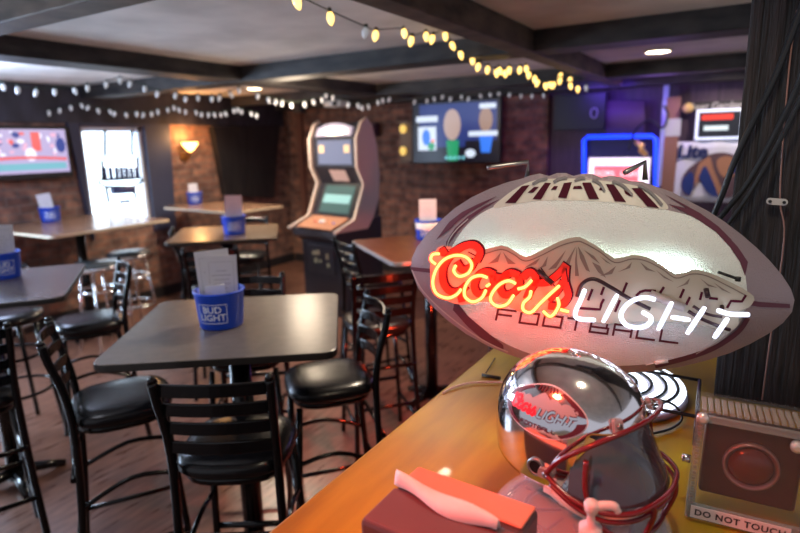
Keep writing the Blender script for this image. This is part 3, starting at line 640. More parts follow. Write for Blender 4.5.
# ------------------------------------------------------------ post
k = MB().box((.20,1.67,1.052+.62), (.46,.30,1.24)); 
o = k.build('wooden_post', postw, bevel=.004); tag(o, 'thick rough-sawn dark timber post rising from the bar to the ceiling', 'post')
o = MB().prism([(-.035,1.53,2.02),(-.035,1.53,2.12),(-.24,1.53,2.295),(-.36,1.53,2.295)], (0,.12,0)).build('knee_brace', postw, bevel=.003); tag(o, 'short dark diagonal timber brace between the post and the ceiling', 'brace')
def pp_(px, py, d=0): return aty(px, py, 1.5-d)
for i_, (pts, r, lab) in enumerate((([(806,-4),(795,25),(776,75),(755,118),(735,160),(722,195),(712,218),(700,236)], .0065, 'thick black cable running diagonally down the post, nearest its left edge'),
                    ([(812,40),(798,85),(778,128),(750,180),(728,208),(712,228),(700,242)], .006, 'black cable looping across the post in the middle of the bundle'),
                    ([(812,75),(800,100),(775,150),(752,190),(735,215),(716,240)], .0045, 'thin black cable lowest of the three across the post'))):
    tag(MB().tube(crom([pp_(x, y, .009+.016*i_) for x, y in pts], 5), r, n=8).build('black_cable', mat('cable_rubber', (.012,.013,.016), .3)), lab, 'cable')
tag(MB().tube(crom([pp_(797,10,.006),pp_(790,60,.006),pp_(783,140,.006),pp_(780,200,.006),pp_(784,240,.006),pp_(770,340,.006),pp_(762,400,.006)],5), .0018, n=6).build('thin_wire', mat('copper_wire', (.3,.16,.14), .4)), 'thin brownish wire stapled down the post under the white clip', 'wire')
t = thing('cable_clip', 'white plastic cable clip screwed to the dark post', 'clip', pp_(777,201), world=True)
a, b = pp_(770,201,.003), pp_(784,202,.003)
k = MB(); n = 10; d = Vector((1,0,0)); pl = [Vector((b.x+.007*math.cos(-PI/2+PI*i/n),1.498,b.z+.007*math.sin(-PI/2+PI*i/n))) for i in range(n+1)]+[Vector((a.x+.007*math.cos(PI/2+PI*i/n),1.498,a.z+.007*math.sin(PI/2+PI*i/n))) for i in range(n+1)]
k.prism(pl, (0,-.008,0)); k.build('clip_body', mat('clip_white', (.6,.58,.6), .5), t)
for p in (a, b): MB().lathe([(.0035,0),(.0035,.003)], (p.x,1.489,p.z), 8, axis=Matrix.Rotation(PI/2,3,'X')).build('screw', blackpl, t)
# ------------------------------------------------------------ football sign
SY = R(13); SE = Vector((math.cos(SY), math.sin(SY), 0)); SN = Vector((-SE.y, SE.x, 0))
tl = R(5); NB = SN*math.cos(tl)-Vector((0,0,1))*math.sin(tl); SU = SE.cross(-NB)*-1; SU = NB.cross(SE)*-1
if SU.z < 0: SU = -SU
P0 = C+ray(600,270)*1.20
def plane_hit(px, py, off):
    d = ray(px, py); q = P0-NB*off; return C+d*((q-C).dot(NB)/d.dot(NB))
def uvw(p): q = p-P0; return q.dot(SE), q.dot(SU)
OUT = [(410.5,268),(412,258),(417,247),(427,234),(440,221),(455,208),(472,197),(490,188.5),(508,182),(522,178.5),(530,175.5),(540,173.5),(549,176),(557,173),(566,173),(574,176),(583,173.5),(593,174),(601,177.5),(610,175.5),(621,177),(630,181),(642,181.5),(655,186),(672,192),(690,201.5),(708,211),(725,222),(742,235),(757,248),(770,261),(782,275),(791,289),(794.5,300),(792,312),(783,323),(768,334),(750,344),(730,353),(705,361),(680,367),(650,371.5),(620,373.5),(590,372.5),(562,369),(535,363),(510,355),(488,346),(466,334),(447,320),(430,304),(418,288)]
ouv = [uvw(plane_hit(x, y, 0)) for x, y in OUT]
pol = sorted((math.atan2(v, u), math.hypot(u, v)) for u, v in ouv)
def RB(a):
    for i in range(len(pol)):
        a0, r0 = pol[i-1]; a1, r1 = pol[i]
        if i == 0: a0 -= 2*PI
        if a0 <= a <= a1: return r0+(r1-r0)*(a-a0)/(a1-a0+1e-9)
    a0, r0 = pol[-1]; a1, r1 = pol[0]; a1 += 2*PI; return r0+(r1-r0)*(a-a0)/(a1-a0)
HM = .05
def Hh(u, v): r = math.hypot(u, v)/RB(math.atan2(v, u)); r = min(r, 1); return HM*(1-r**3.2)
def S3(u, v, off=0): return P0+SE*u+SU*v-NB*(Hh(u, v)+off)
def onS(px, py, off=0):
    h = .02
    for _ in range(12):
        p = plane_hit(px, py, h+off); u, v = uvw(p); h = Hh(u, v)
    return u, v
def Spx(px, py, off=0): return S3(*onS(px, py, off), off)
foot = Vector((-.2,1.33,1.05))
T = thing('football_sign', 'large silver football-shaped neon beer sign with lit red and white lettering on the bar', 'neon sign', foot, world=True)
silver = mat('sign_silver', (.36,.29,.33), .4, .3, bump=('v',260,.25,(1,1,1)))
k = MB(); NR = 22; n = len(ouv)
po = ouv
# denser outline
den = []
for i in range(n):
    a, b = po[i], po[(i+1) % n]
    for j in range(3): den.append((a[0]+(b[0]-a[0])*j/3, a[1]+(b[1]-a[1])*j/3))
vs = [S3(0,0)]; n = len(den)
for q in range(1, NR+1):
    s = (q/NR)**.8
    for u, v in den: vs.append(S3(u*s, v*s) if q < NR else P0+SE*u+SU*v)
fs = [(0, 1+i, 1+(i+1) % n) for i in range(n)]
for q in range(NR-1):
    for i in range(n): fs.append((1+q*n+i, 1+(q+1)*n+i, 1+(q+1)*n+(i+1) % n, 1+q*n+(i+1) % n))
k.add(vs, fs, 0, True)
b0 = 1+(NR-1)*n; rim = [vs[b0+i] for i in range(n)]; back = [p+NB*.028 for p in rim]
k.add(rim+back, [(i, n+i, n+(i+1) % n, (i+1) % n) for i in range(n)]+[list(range(n, 2*n))], 1, False)
k.build('football_shell', [silver, mat('sign_rim', (.10,.09,.10), .5)], T, recalc=True)
def patch(mb, poly, off, mi=0, step=.012, smooth=True):
    uv = [onS(x, y, off) for x, y in poly]
    if smooth: uv = [(p.x, p.y) for p in crom([(a, b, 0) for a, b in uv], 4, True)]
    vs, fs = fill(uv, step); mb.add([S3(u, v, off) for u, v in vs], fs, mi, True)
def stroke(mb, pts, wpx, off, mi=0, smooth=True):
    vs, fs = ribbon(pts, wpx, smooth); mb.add([Spx(x, y, off) for x, y in vs], fs, mi, True)
k = MB()
patch(k, [(449,285),(447,268),(450,252),(457,238),(470,222),(487,210),(505,203.5),(530,200),(570,199),(610,201),(650,207),(680,213),(700,220),(720,233),(735,248),(743,262),(746,280),(747,300),(742,318),(728,335),(706,350),(680,359),(650,364),(610,366),(575,363.5),(545,358),(515,348),(487,333),(466,317),(455,301)], .0008)
k.build('centre_panel', mat('pebbled_white', (.86,.90,.90), .42, bump=('v',330,.55,(1,1,1))), T)
k = MB(); patch(k, [(494,208),(505,196),(520,186),(532,181),(545,179),(570,178.5),(600,180.5),(630,184.5),(648,190),(662,199),(668,209),(650,208),(610,202.5),(570,200.5),(530,201.5)], .0016)
k.build('lace_panel', mat('lace_beige', (.70,.66,.60), .45), T)
k = MB(); maroon = mat('maroon_print', (.07,.006,.02), .75, spec=.2)
for P in ([(505,203),(515.5,203),(529.5,185),(522,186)],[(532.6,199),(541,199.5),(551,183),(545,182.5)],[(558,197.5),(566.6,198),(572,182),(564,183)],[(582,182.5),(591,182.5),(599,199),(589,199)],[(606,184),(614,184.5),(626,202),(615,201)],[(631.5,188),(640.5,188),(659,208),(647.5,206.5)],
          [(527.6,192.7),(533,192.7),(539,186.7),(534,187)],[(551,189.7),(556,189.7),(558,186),(554,186)],[(573,189),(582.6,188.7),(581,185.7),(574,186)],[(599,190),(606,191),(602,187.7),(600,187.7)],[(624,190),(633.5,196),(629.5,196),(625.5,193.7)]):
    patch(k, P, .0036, step=.0035, smooth=False)
k.build('lace', maroon, T)
k = MB()
for P in ([(530,185),(537,181),(545,179.5)],[(551,183),(557,179.5),(565,178.5)],[(572,182),(578,179),(583,179)],[(590,180.5),(597,184),(602,192)],[(610,182),(620,186),(630,196)],[(636,186),(648,193),(660,206)]): stroke(k, [(x+2.5,y-1) for x, y in P], 2.6, .0060)
k.build('lace_emboss_shade', mat('lace_shade_grey', (.22,.2,.22), .5), T)  # grey strokes paint the relief shadow of the embossed laces
stripem = mat('stripe_maroon', (.13,.04,.07), .42)
k = MB(); patch(k, [(449,222),(462,212),(478,204),(497,196),(486,203),(470,212),(457,222),(449,230),(436,240)], .0018, smooth=False); k.build('side_stripe', stripem, T)
k = MB(); patch(k, [(500,199),(484,209),(470,219),(458,231),(449,244),(447,252),(446,242),(455,228),(468,216),(484,206)], .0018, smooth=False); k.build('side_stripe', stripem, T)
k = MB(); patch(k, [(455,299),(468,316),(487,332),(503,345),(504,351),(488,344),(468,327),(453,310)], .0018, smooth=False); k.build('side_stripe', stripem, T)
k = MB(); patch(k, [(664,194),(680,202),(700,213),(718,226),(732,240),(724,236),(706,221),(690,210)], .0018, smooth=False); k.build('side_stripe', stripem, T)
k = MB(); patch(k, [(668,204),(684,212),(700,221),(716,232),(730,247),(740,262),(745,276),(748,262),(738,247),(722,230),(704,216),(686,208)], .0018, smooth=False); k.build('side_stripe', stripem, T)
k = MB(); patch(k, [(748,300),(760,302),(790,304),(790,308),(760,307),(748,305)], .0018, smooth=False); k.build('side_stripe', stripem, T)
k = MB(); patch(k, [(410.6,267),(440,269.5),(440,274),(411,270.5)], .0022, smooth=False); k.build('side_stripe', stripem, T)
k = MB(); stroke(k, [(748,318),(738,332),(716,347),(690,357),(655,366)], 5, .0018); k.build('side_stripe', stripem, T)
creaml = mat('cream_line', (.55,.5,.5), .45)
k = MB(); stroke(k, [(412,270),(420,287),(433,302),(450,317),(470,332),(490,344),(508,352)], 1.2, .003); k.build('outline_print', creaml, T)
k = MB(); stroke(k, [(447,250),(449,240),(457,229),(468,219)], 1.0, .003); k.build('outline_print', creaml, T)
k = MB(); stroke(k, [(746,300),(741,320),(722,339),(696,354)], 1.0, .003); k.build('outline_print', creaml, T)
# FOOTBALL lettering
G = {'F':[[(0,0),(0,1),(1,1)],[(0,.5),(.8,.5)]],'O':[[(0,0),(0,1),(1,1),(1,0),(0,0)]],'T':[[(0,1),(1,1)],[(.5,1),(.5,0)]],'B':[[(0,0),(0,1),(.9,1),(.9,.5),(1,.5),(1,0),(0,0)],[(0,.5),(1,.5)]],'A':[[(0,0),(0,1),(1,1),(1,0)],[(0,.5),(1,.5)]],'L':[[(0,1),(0,0),(1,0)]]}
for i, ch in enumerate('FOOTBALL'):
    k = MB()
    for st in G[ch]:
        q = [(496+i*23.4+u*17.5+(v*2.2), 319.5+i*3.05+u*2.2-v*10.5) for u, v in st]
        for a, b in zip(q[:-1], q[1:]):
            dx, dy = b[0]-a[0], b[1]-a[1]; L = math.hypot(dx, dy); e = 1.0/L
            stroke(k, [(a[0]-dx*e, a[1]-dy*e), (b[0]+dx*e, b[1]+dy*e)], 2.1, .0022, smooth=False)
    k.build('sign_letter', mat('maroon_letter', (.12,.02,.035), .45), T)
# mountain plaque, a flat plate 28 mm in front of the shell
PO = HM+.014
def Ppx(px, py, off=0): return plane_hit(px, py, PO+off)
def ppatch(mb, poly, off=0, mi=0, smooth=True, rd=None):
    P = [(p.x, p.y) for p in crom([(a, b, 0) for a, b in poly], 3, True)] if smooth else poly
    vs, fs = fill(P, 8); mb.add([Ppx(x, y, off) for x, y in vs], fs, mi)
def pstroke(mb, pts, w_, off=0, mi=0, smooth=True):
    vs, fs = ribbon(pts, w_, smooth); mb.add([Ppx(x, y, off) for x, y in vs], fs, mi)
PL = [(430,276),(431,262),(436,250),(443,245.5),(453,247.5),(460,244),(471,244.5),(481.5,250),(501,245.5),(513,250),(525,257),(540,251),(560,241),(576,237),(584,239),(600,248),(615,258.5),(632,255),(647,257),(662,265),(676,274),(692,270),(707,272),(730,282),(750,293),(754.5,300),(748,308),(740,311),(738,325),(728,331.5),(714,328),(690,323),(650,321),(605,324),(588,320),(560,314),(540,311),(520,312),(500,303),(480,302),(462,305),(445,300),(434,290)]
pls = crom([(a, b, 0) for a, b in PL], 2, True)
k = MB(); vs, fs = fill([(p.x, p.y) for p in pls], 8)
k.add([Ppx(x, y, 0) for x, y in vs], fs, 0)
e0 = [Ppx(p.x, p.y, 0) for p in pls]; e1 = [p+NB*.004 for p in e0]; n = len(e0)
k.add(e0+e1, [(i, (i+1) % n, n+(i+1) % n, n+i) for i in range(n)]+[list(range(n, 2*n))], 0)
k.build('mountain_plaque', mat('plaque_beige', (.42,.38,.31), .45), T)
k = MB(); lines = [[(446,250),(460,247.5),(472,248.5),(482,254),(501,249.5),(513,254),(525,261),(540,256),(560,246),(576,241.5),(584,243),(600,252),(615,262.5),(632,259),(646,261),(662,269),(676,278),(692,274),(707,276),(728,286),(745,295)],
  [(490,262),(501,256),(506,262)],[(530,264),(545,262),(556,258)],[(562,262),(574,247)]]
pstroke(k, lines[0], 1.1, .0006)
for P in ([(576,246),(572,256),(568,270),(562,276),(566,262)],[(578,246),(580,258),(586,270),(590,272),(584,256)],[(577,246),(577,262),(579,276),(575,276),(575,260)],[(566,250),(556,262),(548,270),(556,268),(562,258)],[(584,250),(592,258),(600,264),(594,256)],[(600,256),(606,262),(612,265)],[(592,262),(598,272),(606,278),(600,266)],
          [(501,252),(496,258),(488,264),(498,262)],[(503,252),(508,258),(516,264),(508,264)],[(540,258),(530,264),(524,268),(536,264)],[(548,256),(542,266),(536,270),(546,266)],[(632,262),(626,268),(618,272),(630,268)],[(640,262),(648,268),(656,272),(646,270)],[(656,270),(664,278),(674,282),(664,276)],[(690,278),(684,284),(676,288),(688,284)],[(700,278),(708,284),(718,288),(708,286)],[(713,282),(722,290),(732,294),(722,288)],[(616,266),(608,272),(600,276),(612,274)]):
    ppatch(k, P, .0006, smooth=False)
k.build('mountain_drawing', mat('drawing_brown', (.20,.15,.13), .5), T)
COORS = [[(439.5,253.8),(432.8,254.5),(431,259.8),(435.8,264.3)],
 [(456,265),(453.8,271),(459,276.3),(468,273.3),(471.8,265),(466.5,257.5),(456,255.3),(444,259.8),(435.8,270.3),(432.8,283),(436.5,293.5),(447,298),(456,295),(461.3,289)],
 [(487.5,277.8),(480,275.5),(471,278.5),(465,287.5),(465,296.5),(472.5,301.8),(481.5,298),(486,289.8)],
 [(486,286.5),(490,283.8)],
 [(516,283.8),(508.5,280.8),(499.5,284.5),(492,293.5),(491,301),(498,306.3),(507,304),(513.8,295)],
 [(517.5,289),(525,286.8),(531.8,280)],
 [(531,290.5),(529.5,297),(523.5,303),(523.5,310),(531,312.3),(540,303.5),(550,294),(559.5,285.5)],
 [(557.3,297.5),(558.8,305),(555,312.5),(549.8,316.3),(543,311)],[(560,309.5),(569,311.8)]]
LIGHT = [[(585,289.3),(580.5,300.5),(575.8,311),(576,317),(582,319.3),(595.5,320)],[(617.3,294.5),(603,322.3)],
 [(655.5,299.8),(645,297.5),(633,300.5),(624,308),(621,317),(627,325.3),(639,327.5),(648,324.5),(651,317.8),(642,311.8)],
 [(672,302),(658,330)],[(671,317),(690,320)],[(705,307),(687,334)],[(717,310),(730,314),(749.5,314.6)],[(728,318),(714,338)]]
# painted red script behind the tubes (each letter a thick stroke with a maroon outline)
k = MB(); PR = [[(476,262),(480,252),(474,245),(462,247),(450,256),(443,268),(443,282),(449,291),(458,292),(466,286)],[(456,262),(462,270),(470,268),(474,260)],[(440,254),(446,250)],
  [(494,275),(487,272),(478,276),(474,286),(478,294),(487,292),(493,284),(492,275)],[(494,277),(502,278),(510,273)],
  [(519,276),(511,273),(504,277),(500,287),(504,295),(513,293),(519,285),(518,276)],[(522,278),(530,272),(536,280),(530,290),(526,299)],[(532,283),(545,283),(551,280),(560,272),(566,264)],[(566,266),(565,282),(568,296),(560,306),(548,306)],[(548,300),(556,292),(563,282)],[(460,293),(462,302)]]
for P in PR: pstroke(k, [(x+1.2,y-1) for x, y in P], 8.6, .0012, 1)
for P in PR: pstroke(k, P, 7, .0018, 0)
for P in ([(541,268),(556,288)],[(468,252),(476,256)],[(505,281),(511,277)],[(566,268),(568,282)]): pstroke(k, P, 1.2, .0024, 1)
k.build('painted_script', [mat('sign_red', (.72,.035,.02), .4), maroon], T)
for LT in ([[(592.5,289),(588,300.5)],[(577,308),(600,309.5),(601.5,303.5),(604,299)],[(604,287),(601,295)]],[[(627,282.5),(622,295)],[(620,300),(615,312)]],[[(636,296),(640,292),(645,290.5),(656,291)]],[[(664,287),(660,293)],[(684,289),(680,298)],[(690,297),(686,305)]],[[(702,292),(700,300)],[(709,298),(718,299)],[(746,295),(742,301.5),(731,301),(727,308)]]):
    k = MB()
    for P in LT: pstroke(k, P, 2.6, .001, 0, False)
    k.build('painted_letter', maroon, T)
# small standoff tubes / dark leads behind the lettering
k = MB()
k.tube(crom([Ppx(577,296,.004), Ppx(582,284,.016), Ppx(594,279,.018), Ppx(612,288,.016), Ppx(630,299,.014), Ppx(650,309,.010)], 5), .004, n=8)
k.tube(crom([Ppx(688,311,.008), Ppx(700,318,.012), Ppx(716,325,.012), Ppx(730,330,.008)], 5), .0035, n=8); k.tube(crom([Ppx(693,306,.008), Ppx(707,314,.012), Ppx(722,317,.012)], 5), .0028, n=8)
k.tube([Ppx(706,289,.006), Ppx(708,297,.016)], .005, n=8); k.tube([Ppx(722,306,.006), Ppx(722,312,.016)], .004, n=8)
k.tube([Ppx(538,271,.006), Ppx(553,284,.02)], .006, n=8)
k.build('lead_wire', mat('lead_rubber', (.03,.012,.018), .35), T)
k = MB(); k.tube([Ppx(650,294,.004), Ppx(684,308,.008)], .0085, n=12); k.build('tube_sleeve', mat('sleeve_grey', (.34,.29,.28), .4), T)
def neon(name, strokes, core, glass, r):
    k = MB(); g_ = MB()
    for s in strokes:
        P = [plane_hit(x, y, PO+.028) for x, y in s]; P = crom(P, 6) if len(P) > 2 else [P[0].lerp(P[1], i/6) for i in range(7)]
        k.tube(P, [r*.5]+[r*.62]*(len(P)-2)+[r*.5], n=10); g_.tube(P, [r*.75]+[r]*(len(P)-2)+[r*.75], n=12)
    o = k.build(name, core, T); g_.build('glass_tube', glass, o)
def emissive_glass(name, c, s, tr):
    M = bpy.data.materials.new(name); M.use_nodes = True; nt = M.node_tree; nt.nodes.clear()
    out = nt.nodes.new('ShaderNodeOutputMaterial'); e = nt.nodes.new('ShaderNodeEmission'); e.inputs[0].default_value = (*c, 1); e.inputs[1].default_value = s
    tp = nt.nodes.new('ShaderNodeBsdfTransparent'); mx = nt.nodes.new('ShaderNodeMixShader'); mx.inputs[0].default_value = 1-tr
    nt.links.new(tp.outputs[0], mx.inputs[1]); nt.links.new(e.outputs[0], mx.inputs[2]); nt.links.new(mx.outputs[0], out.inputs[0]); return M
neon('red_neon_script', COORS, mat('neon_red_core', (1,.3,.1), .4, emit=(1,.055,.016), es=30), emissive_glass('neon_red_glass', (1,.06,.008), 5, .5), .0046)
neon('white_neon_capitals', LIGHT, mat('neon_white_core', (1,1,1), .4, emit=(.80,.86,1), es=4.5), emissive_glass('neon_white_glass', (.72,.76,1), 2.0, .5), .0046)
# backlight tube behind the plaque
k = MB(); q = [plane_hit(x, y, HM-.0) for x, y in ((470,268),(520,272),(576,262),(630,272),(658,264),(692,274))]
k.tube(crom(q, 5), .0045, n=8); k.build('backlight_tube', mat('backlight', (.9,1,.9), .4, emit=(.70,1,.95), es=34), T)
k = MB(); k.tube([plane_hit(718,272,HM+.004), plane_hit(738,279,HM+.004)], .0028, n=8); k.lathe([(.005,-.004),(.005,.004)], plane_hit(738,279,HM+.004), 10); k.build('tube_end', blackpl, T)
k = MB()
for px, py in ((650,367),): k.tube([Spx(655,363,.004), Spx(668,361,.004)], .004, n=8); k.tube([Spx(646,365,.004), Spx(655,363,.004)], .0012, n=6)
k.build('rim_bulb_clip', whitepl, T)
# hangers at top
for a_, b_, c_, dd in (((487,168),(528,162),(527,178),.03),((624,173),(645,162),(645,180),.03)):
    k = MB(); P = [plane_hit(*a_, -.0), plane_hit(*b_, -.02), plane_hit(*c_, -.02)]
    k.tube([P[0], P[0].lerp(P[1], .12), P[1], P[2]], [.005,.006,.005,.006], n=8); k.build('hanging_hook', gunmetal, T)
# stand
k = MB()
def rod(p, q, r=.004): k.tube([p, q], r, n=8)
zt = 1.06
zr = 1.115
cs_ = [Vector((-.41,1.24,zr)), Vector((-.05,1.245,zr)), Vector((-.41,1.66,zr)), Vector((-.06,1.45,zr))]
rod(cs_[0], cs_[1]); rod(cs_[0], cs_[2]); rod(cs_[1], cs_[3]); rod(Vector((-.41,1.45,zr)), cs_[3])
for c_ in cs_[:3]: k.tube([c_, Vector((c_.x, c_.y, 1.051))], .0045, n=8)
rod(Vector((-.225,1.45,zr)), Vector((-.225,1.45,1.16))); rod(Vector((-.225,1.45,1.16)), P0+NB*.03+SE*.02-SU*.12, .0055); rod(Vector((-.30,1.45,zr)), P0+NB*.03-SE*.07-SU*.12, .0055)
k.build('stand', mat('stand_metal', (.02,.015,.02), .35, .3), T)
# illuminated swirl base below
cc = Vector((-.265,1.44,1.052))
t = thing('lit_ring_lamp', 'round glowing white ring lamp with black rings lying under the football sign', 'lamp', cc)
MB().lathe([(.185,0),(.185,.012),(.001,.012)], n=48).build('base_plate', mat('plate_pale', (.3,.25,.3), .5), t)
for r in (.05,.085,.12,.15,.172):
    MB().tube([(r*math.cos(2*PI*i/48), r*math.sin(2*PI*i/48), .022) for i in range(48)], .0085, closed=True, n=8).build('light_ring', mat('ring_glow', (1,1,1), .4, emit=(.72,.84,1), es=2.2), t)
for r in (.068,.103,.136,.162):
    MB().tube([(r*math.cos(2*PI*i/48), r*math.sin(2*PI*i/48), .028) for i in range(48)], .0045, closed=True, n=8).build('black_ring', blackpl, t)
# cords
k = MB().tube(crom([atz(443,393,1.053), atz(452,388,1.056), atz(470,383,1.056), atz(492,382,1.056), atz(520,383,1.056)], 5), .0028, n=8)
tag(k.build('white_cord', mat('cord_white', (.7,.62,.55), .4)), 'short white cord lying on the counter left of the helmet', 'cord')
k = MB().tube([atz(482,375,1.056), atz(500,378,1.056)], .005, n=8).tube([atz(486,373,1.058), atz(495,358,1.056)], .0018, n=6)
tag(k.build('cord_hook', blackpl), 'small black metal hook lying behind the white cord', 'hook')
k = MB().tube(crom([atz(640,400,1.10), atz(655,399,1.10), atz(674,405,1.085), atz(682,418,1.06), atz(672,428,1.056), atz(650,434,1.056), atz(630,436,1.056)], 5), .0028, n=8)
tag(k.build('power_cord', blackpl), 'thin black cord looping on the counter between helmet and clear box', 'cord')
# ------------------------------------------------------------ helmet
HC = C+ray(566,421)*.965
HT = bpy.data.objects.new('football_helmet', None); COL.objects.link(HT); HT.location = (HC.x, HC.y, 1.085)
tag(HT, 'shiny chrome football helmet with dark red face mask standing on the counter', 'helmet')
HT.rotation_euler = (0, R(4), R(-15)); HS = .93; HT.scale = (HS,)*3; HT.location.z = 1.092; HZ = (HC.z-1.092)/HS
ha, hb, hc = .130, .112, .130
def surf(t_, z, off=0):
    if z >= 0: s = max(0, 1-(z/hc)**2.5)**.46
    else: s = 1-.10*(z/.12)**2
    c_, s_ = math.cos(t_), math.sin(t_); p = 2.25
    r = ((abs(c_)/(ha*s+off*(1 if s > .05 else .2)))**p+(abs(s_)/(hb*s+off*(1 if s > .05 else .2)))**p)**(-1/p) if s > 1e-4 else 0
    return Vector((r*c_-.004, r*s_, (z if z > 0 else z*.74)+HZ+(off*z/hc if z > 0 else 0)))
def zlow(t_):
    a = abs(math.degrees(t_));
    def sm(x, a0, a1): x = max(0, min(1, (x-a0)/(a1-a0))); return x*x*(3-2*x)
    z = .046+(-.146)*sm(a, 46, 68)          # brim -> jaw flap
    z += .018*sm(a, 95, 150)                   # rear slightly higher
    return z
k = MB(); NT, NZ = 96, 34; vs = []
for j in range(NZ+1):
    for i in range(NT):
        t_ = -PI+2*PI*i/NT; zl = zlow(t_); q = j/NZ; z = zl+(hc*.9995-zl)*math.sin(q*PI/2)**1.0; vs.append(surf(t_, z))
k.add(vs, [(j*NT+i, j*NT+(i+1) % NT, (j+1)*NT+(i+1) % NT, (j+1)*NT+i) for j in range(NZ) for i in range(NT)], 0, True)
sh = k.build('shell', [mat('helmet_chrome', (.92,.88,.90), .11, 1), mat('helmet_padding', (.03,.025,.03), .7)], HT)
so = sh.modifiers.new('s', 'SOLIDIFY'); so.thickness = .006; so.offset = -1; so.material_offset = 1; so.material_offset_rim = 0
# decal
DT, DZ = R(-88), .060
def dec(u, v, off): return surf(DT+u/.118, DZ+v+u*.05, off)
def dpatch(mb, poly, off, mi=0, smooth=True):
    P = [(p.x, p.y) for p in crom([(a, b, 0) for a, b in poly], 4, True)] if smooth else poly
    vs, fs = fill(P, .006); mb.add([dec(x, y, off) for x, y in vs], fs, mi, True)
def dstroke(mb, pts, w_, off, mi=0, smooth=True):
    vs, fs = ribbon(pts, w_, smooth); mb.add([dec(x, y, off) for x, y in vs], fs, mi, True)
k = MB(); LD, HD = .080, .039
ves = [(LD*math.cos(a)*1.0, HD*math.sin(a)*(1-.12*math.cos(a)**2)) for a in [2*PI*i/28 for i in range(28)]]
dpatch(k, [(x*1.03, y*1.05) for x, y in ves], .0006, 0); dpatch(k, ves, .0012, 1)
for s in (-1,1):
    dpatch(k, [(s*LD*math.cos(a), HD*math.sin(a)*(1-.12*math.cos(a)**2)) for a in [R(x) for x in range(8, 66, 6)]]+[(s*LD*.80*math.cos(a), HD*.9*math.sin(a)) for a in [R(x) for x in range(62, 6, -8)]], .0018, 2, False)
    dpatch(k, [(s*LD*math.cos(a), -HD*math.sin(a)*(1-.12*math.cos(a)**2)) for a in [R(x) for x in range(4, 60, 6)]]+[(s*LD*.82*math.cos(a), -HD*.9*math.sin(a)) for a in [R(x) for x in range(56, 4, -8)]], .0018, 2, False)
for i in range(6): dstroke(k, [(-.018+i*.0075, .037), (-.0205+i*.0075, .030)] if i < 3 else [(-.018+i*.0075, .037), (-.0155+i*.0075, .030)], .0026, .0024, 2, False)
def nm(p, sx=.00040, cx=588, cy=292): return ((p[0]-cx)*sx, -((p[1]-cy)-(p[0]-cx)*.13)*sx*1.15+.004)
dpatch(k, [nm(p) for p in PL[::1]], .0018, 4, False)
for P in COORS: dstroke(k, [nm(p) for p in P], .0052, .0024, 3)
for P in LIGHT: dstroke(k, [nm(p) for p in P], .0062, .0024, 2); dstroke(k, [nm(p) for p in P], .0036, .003, 1)
for i, ch in enumerate('FOOTBALL'):
    for st in G[ch]:
        q = [(-.036+i*.0088+u*.0064, -.0285+v*.006) for u, v in st]
        for a, b in zip(q[:-1], q[1:]): dstroke(k, [a, b], .0013, .0024, 2, False)
k.build('football_decal', [mat('decal_white', (.75,.7,.74), .3), mat('decal_silver', (.74,.70,.74), .10, 1), mat('decal_maroon', (.10,.012,.03), .35), mat('decal_red', (.8,.02,.05), .35), mat('decal_grey', (.42,.38,.42), .4)], HT)
# ear hole
k = MB(); ec = surf(R(-86), -.050, .002); nrm = (surf(R(-86), -.050, .01)-ec).normalized(); rot = nrm.to_track_quat('Z', 'Y').to_matrix()
k.lathe([(.016,0),(.016,.002),(.0115,.003),(.011,.0)], ec, 20, axis=rot); k.build('ear_ring', gunmetal, HT)
MB().lathe([(.012,.0),(.012,.0016)], ec, 20, axis=rot).build('ear_hole', blackpl, HT)
redm = mat('mask_red', (.16,.008,.015), .25, coat=.5)
def mir(P): return P+[(x,-y,z) for x, y, z in P[::-1][(1 if abs(P[-1][1]) < 1e-6 else 0):]]
def loc(P): return [Vector((x,y,(z+.012 if z > -.03 else z*.74)+HZ)) for x, y, z in P]
def bar(name, P, r=.0045, sym=True): MB().tube(crom(loc(mir(P) if sym else P), 5), r, n=10).build(name, redm, HT)
bar('mask_bar', [(.028,-.119,-.046),(.050,-.120,-.010),(.085,-.112,.024),(.112,-.088,.045),(.130,-.050,.055),(.137,0,.058)])
bar('mask_bar', [(.028,-.119,-.050),(.075,-.124,-.070),(.125,-.115,-.074),(.159,-.085,-.072),(.174,-.04,-.069),(.178,0,-.068)])
bar('mask_bar', [(.036,-.118,-.068),(.085,-.122,-.086),(.128,-.112,-.094),(.159,-.082,-.092),(.172,-.04,-.090),(.176,0,-.089)], .004)
bar('mask_bar', [(.105,-.116,-.092),(.135,-.098,-.130),(.155,-.07,-.150),(.166,-.035,-.156),(.169,0,-.158)])
for s in (-1,1):
    bar('mask_bar', [(.175,s*.042,-.070),(.176,s*.042,-.1),(.166,s*.038,-.155)], .0045, False)
    bar('mask_bar', [(0.090,s*.114,0.006),(0.097,s*.120,-0.035),(0.110,s*.119,-0.077)], .0045, False)
# clips
for s in (-1,1):
    for (tt, z, dx) in ((R(76*s), -.052, 0), (R(27*s), .06, 0)):
        p = surf(tt, z, .004); nn_ = (surf(tt, z, .02)-p).normalized(); rot = nn_.to_track_quat('Z', 'Y').to_matrix()
        k = MB(); pr = rbox(.026 if z < 0 else .016, .017 if z < 0 else .026, .005, 3); k.prism([p+rot @ Vector((x,y,-.003)) for x, y in pr], rot @ Vector((0,0,.008)))
        o = k.build('mask_clip', mat('clip_clear', (.55,.46,.46), .2, alpha=.55), HT)
        MB().lathe([(.005,0),(.005,.003),(.002,.004)], p+nn_*.005, 10, axis=rot).build('clip_screw', gunmetal, o)
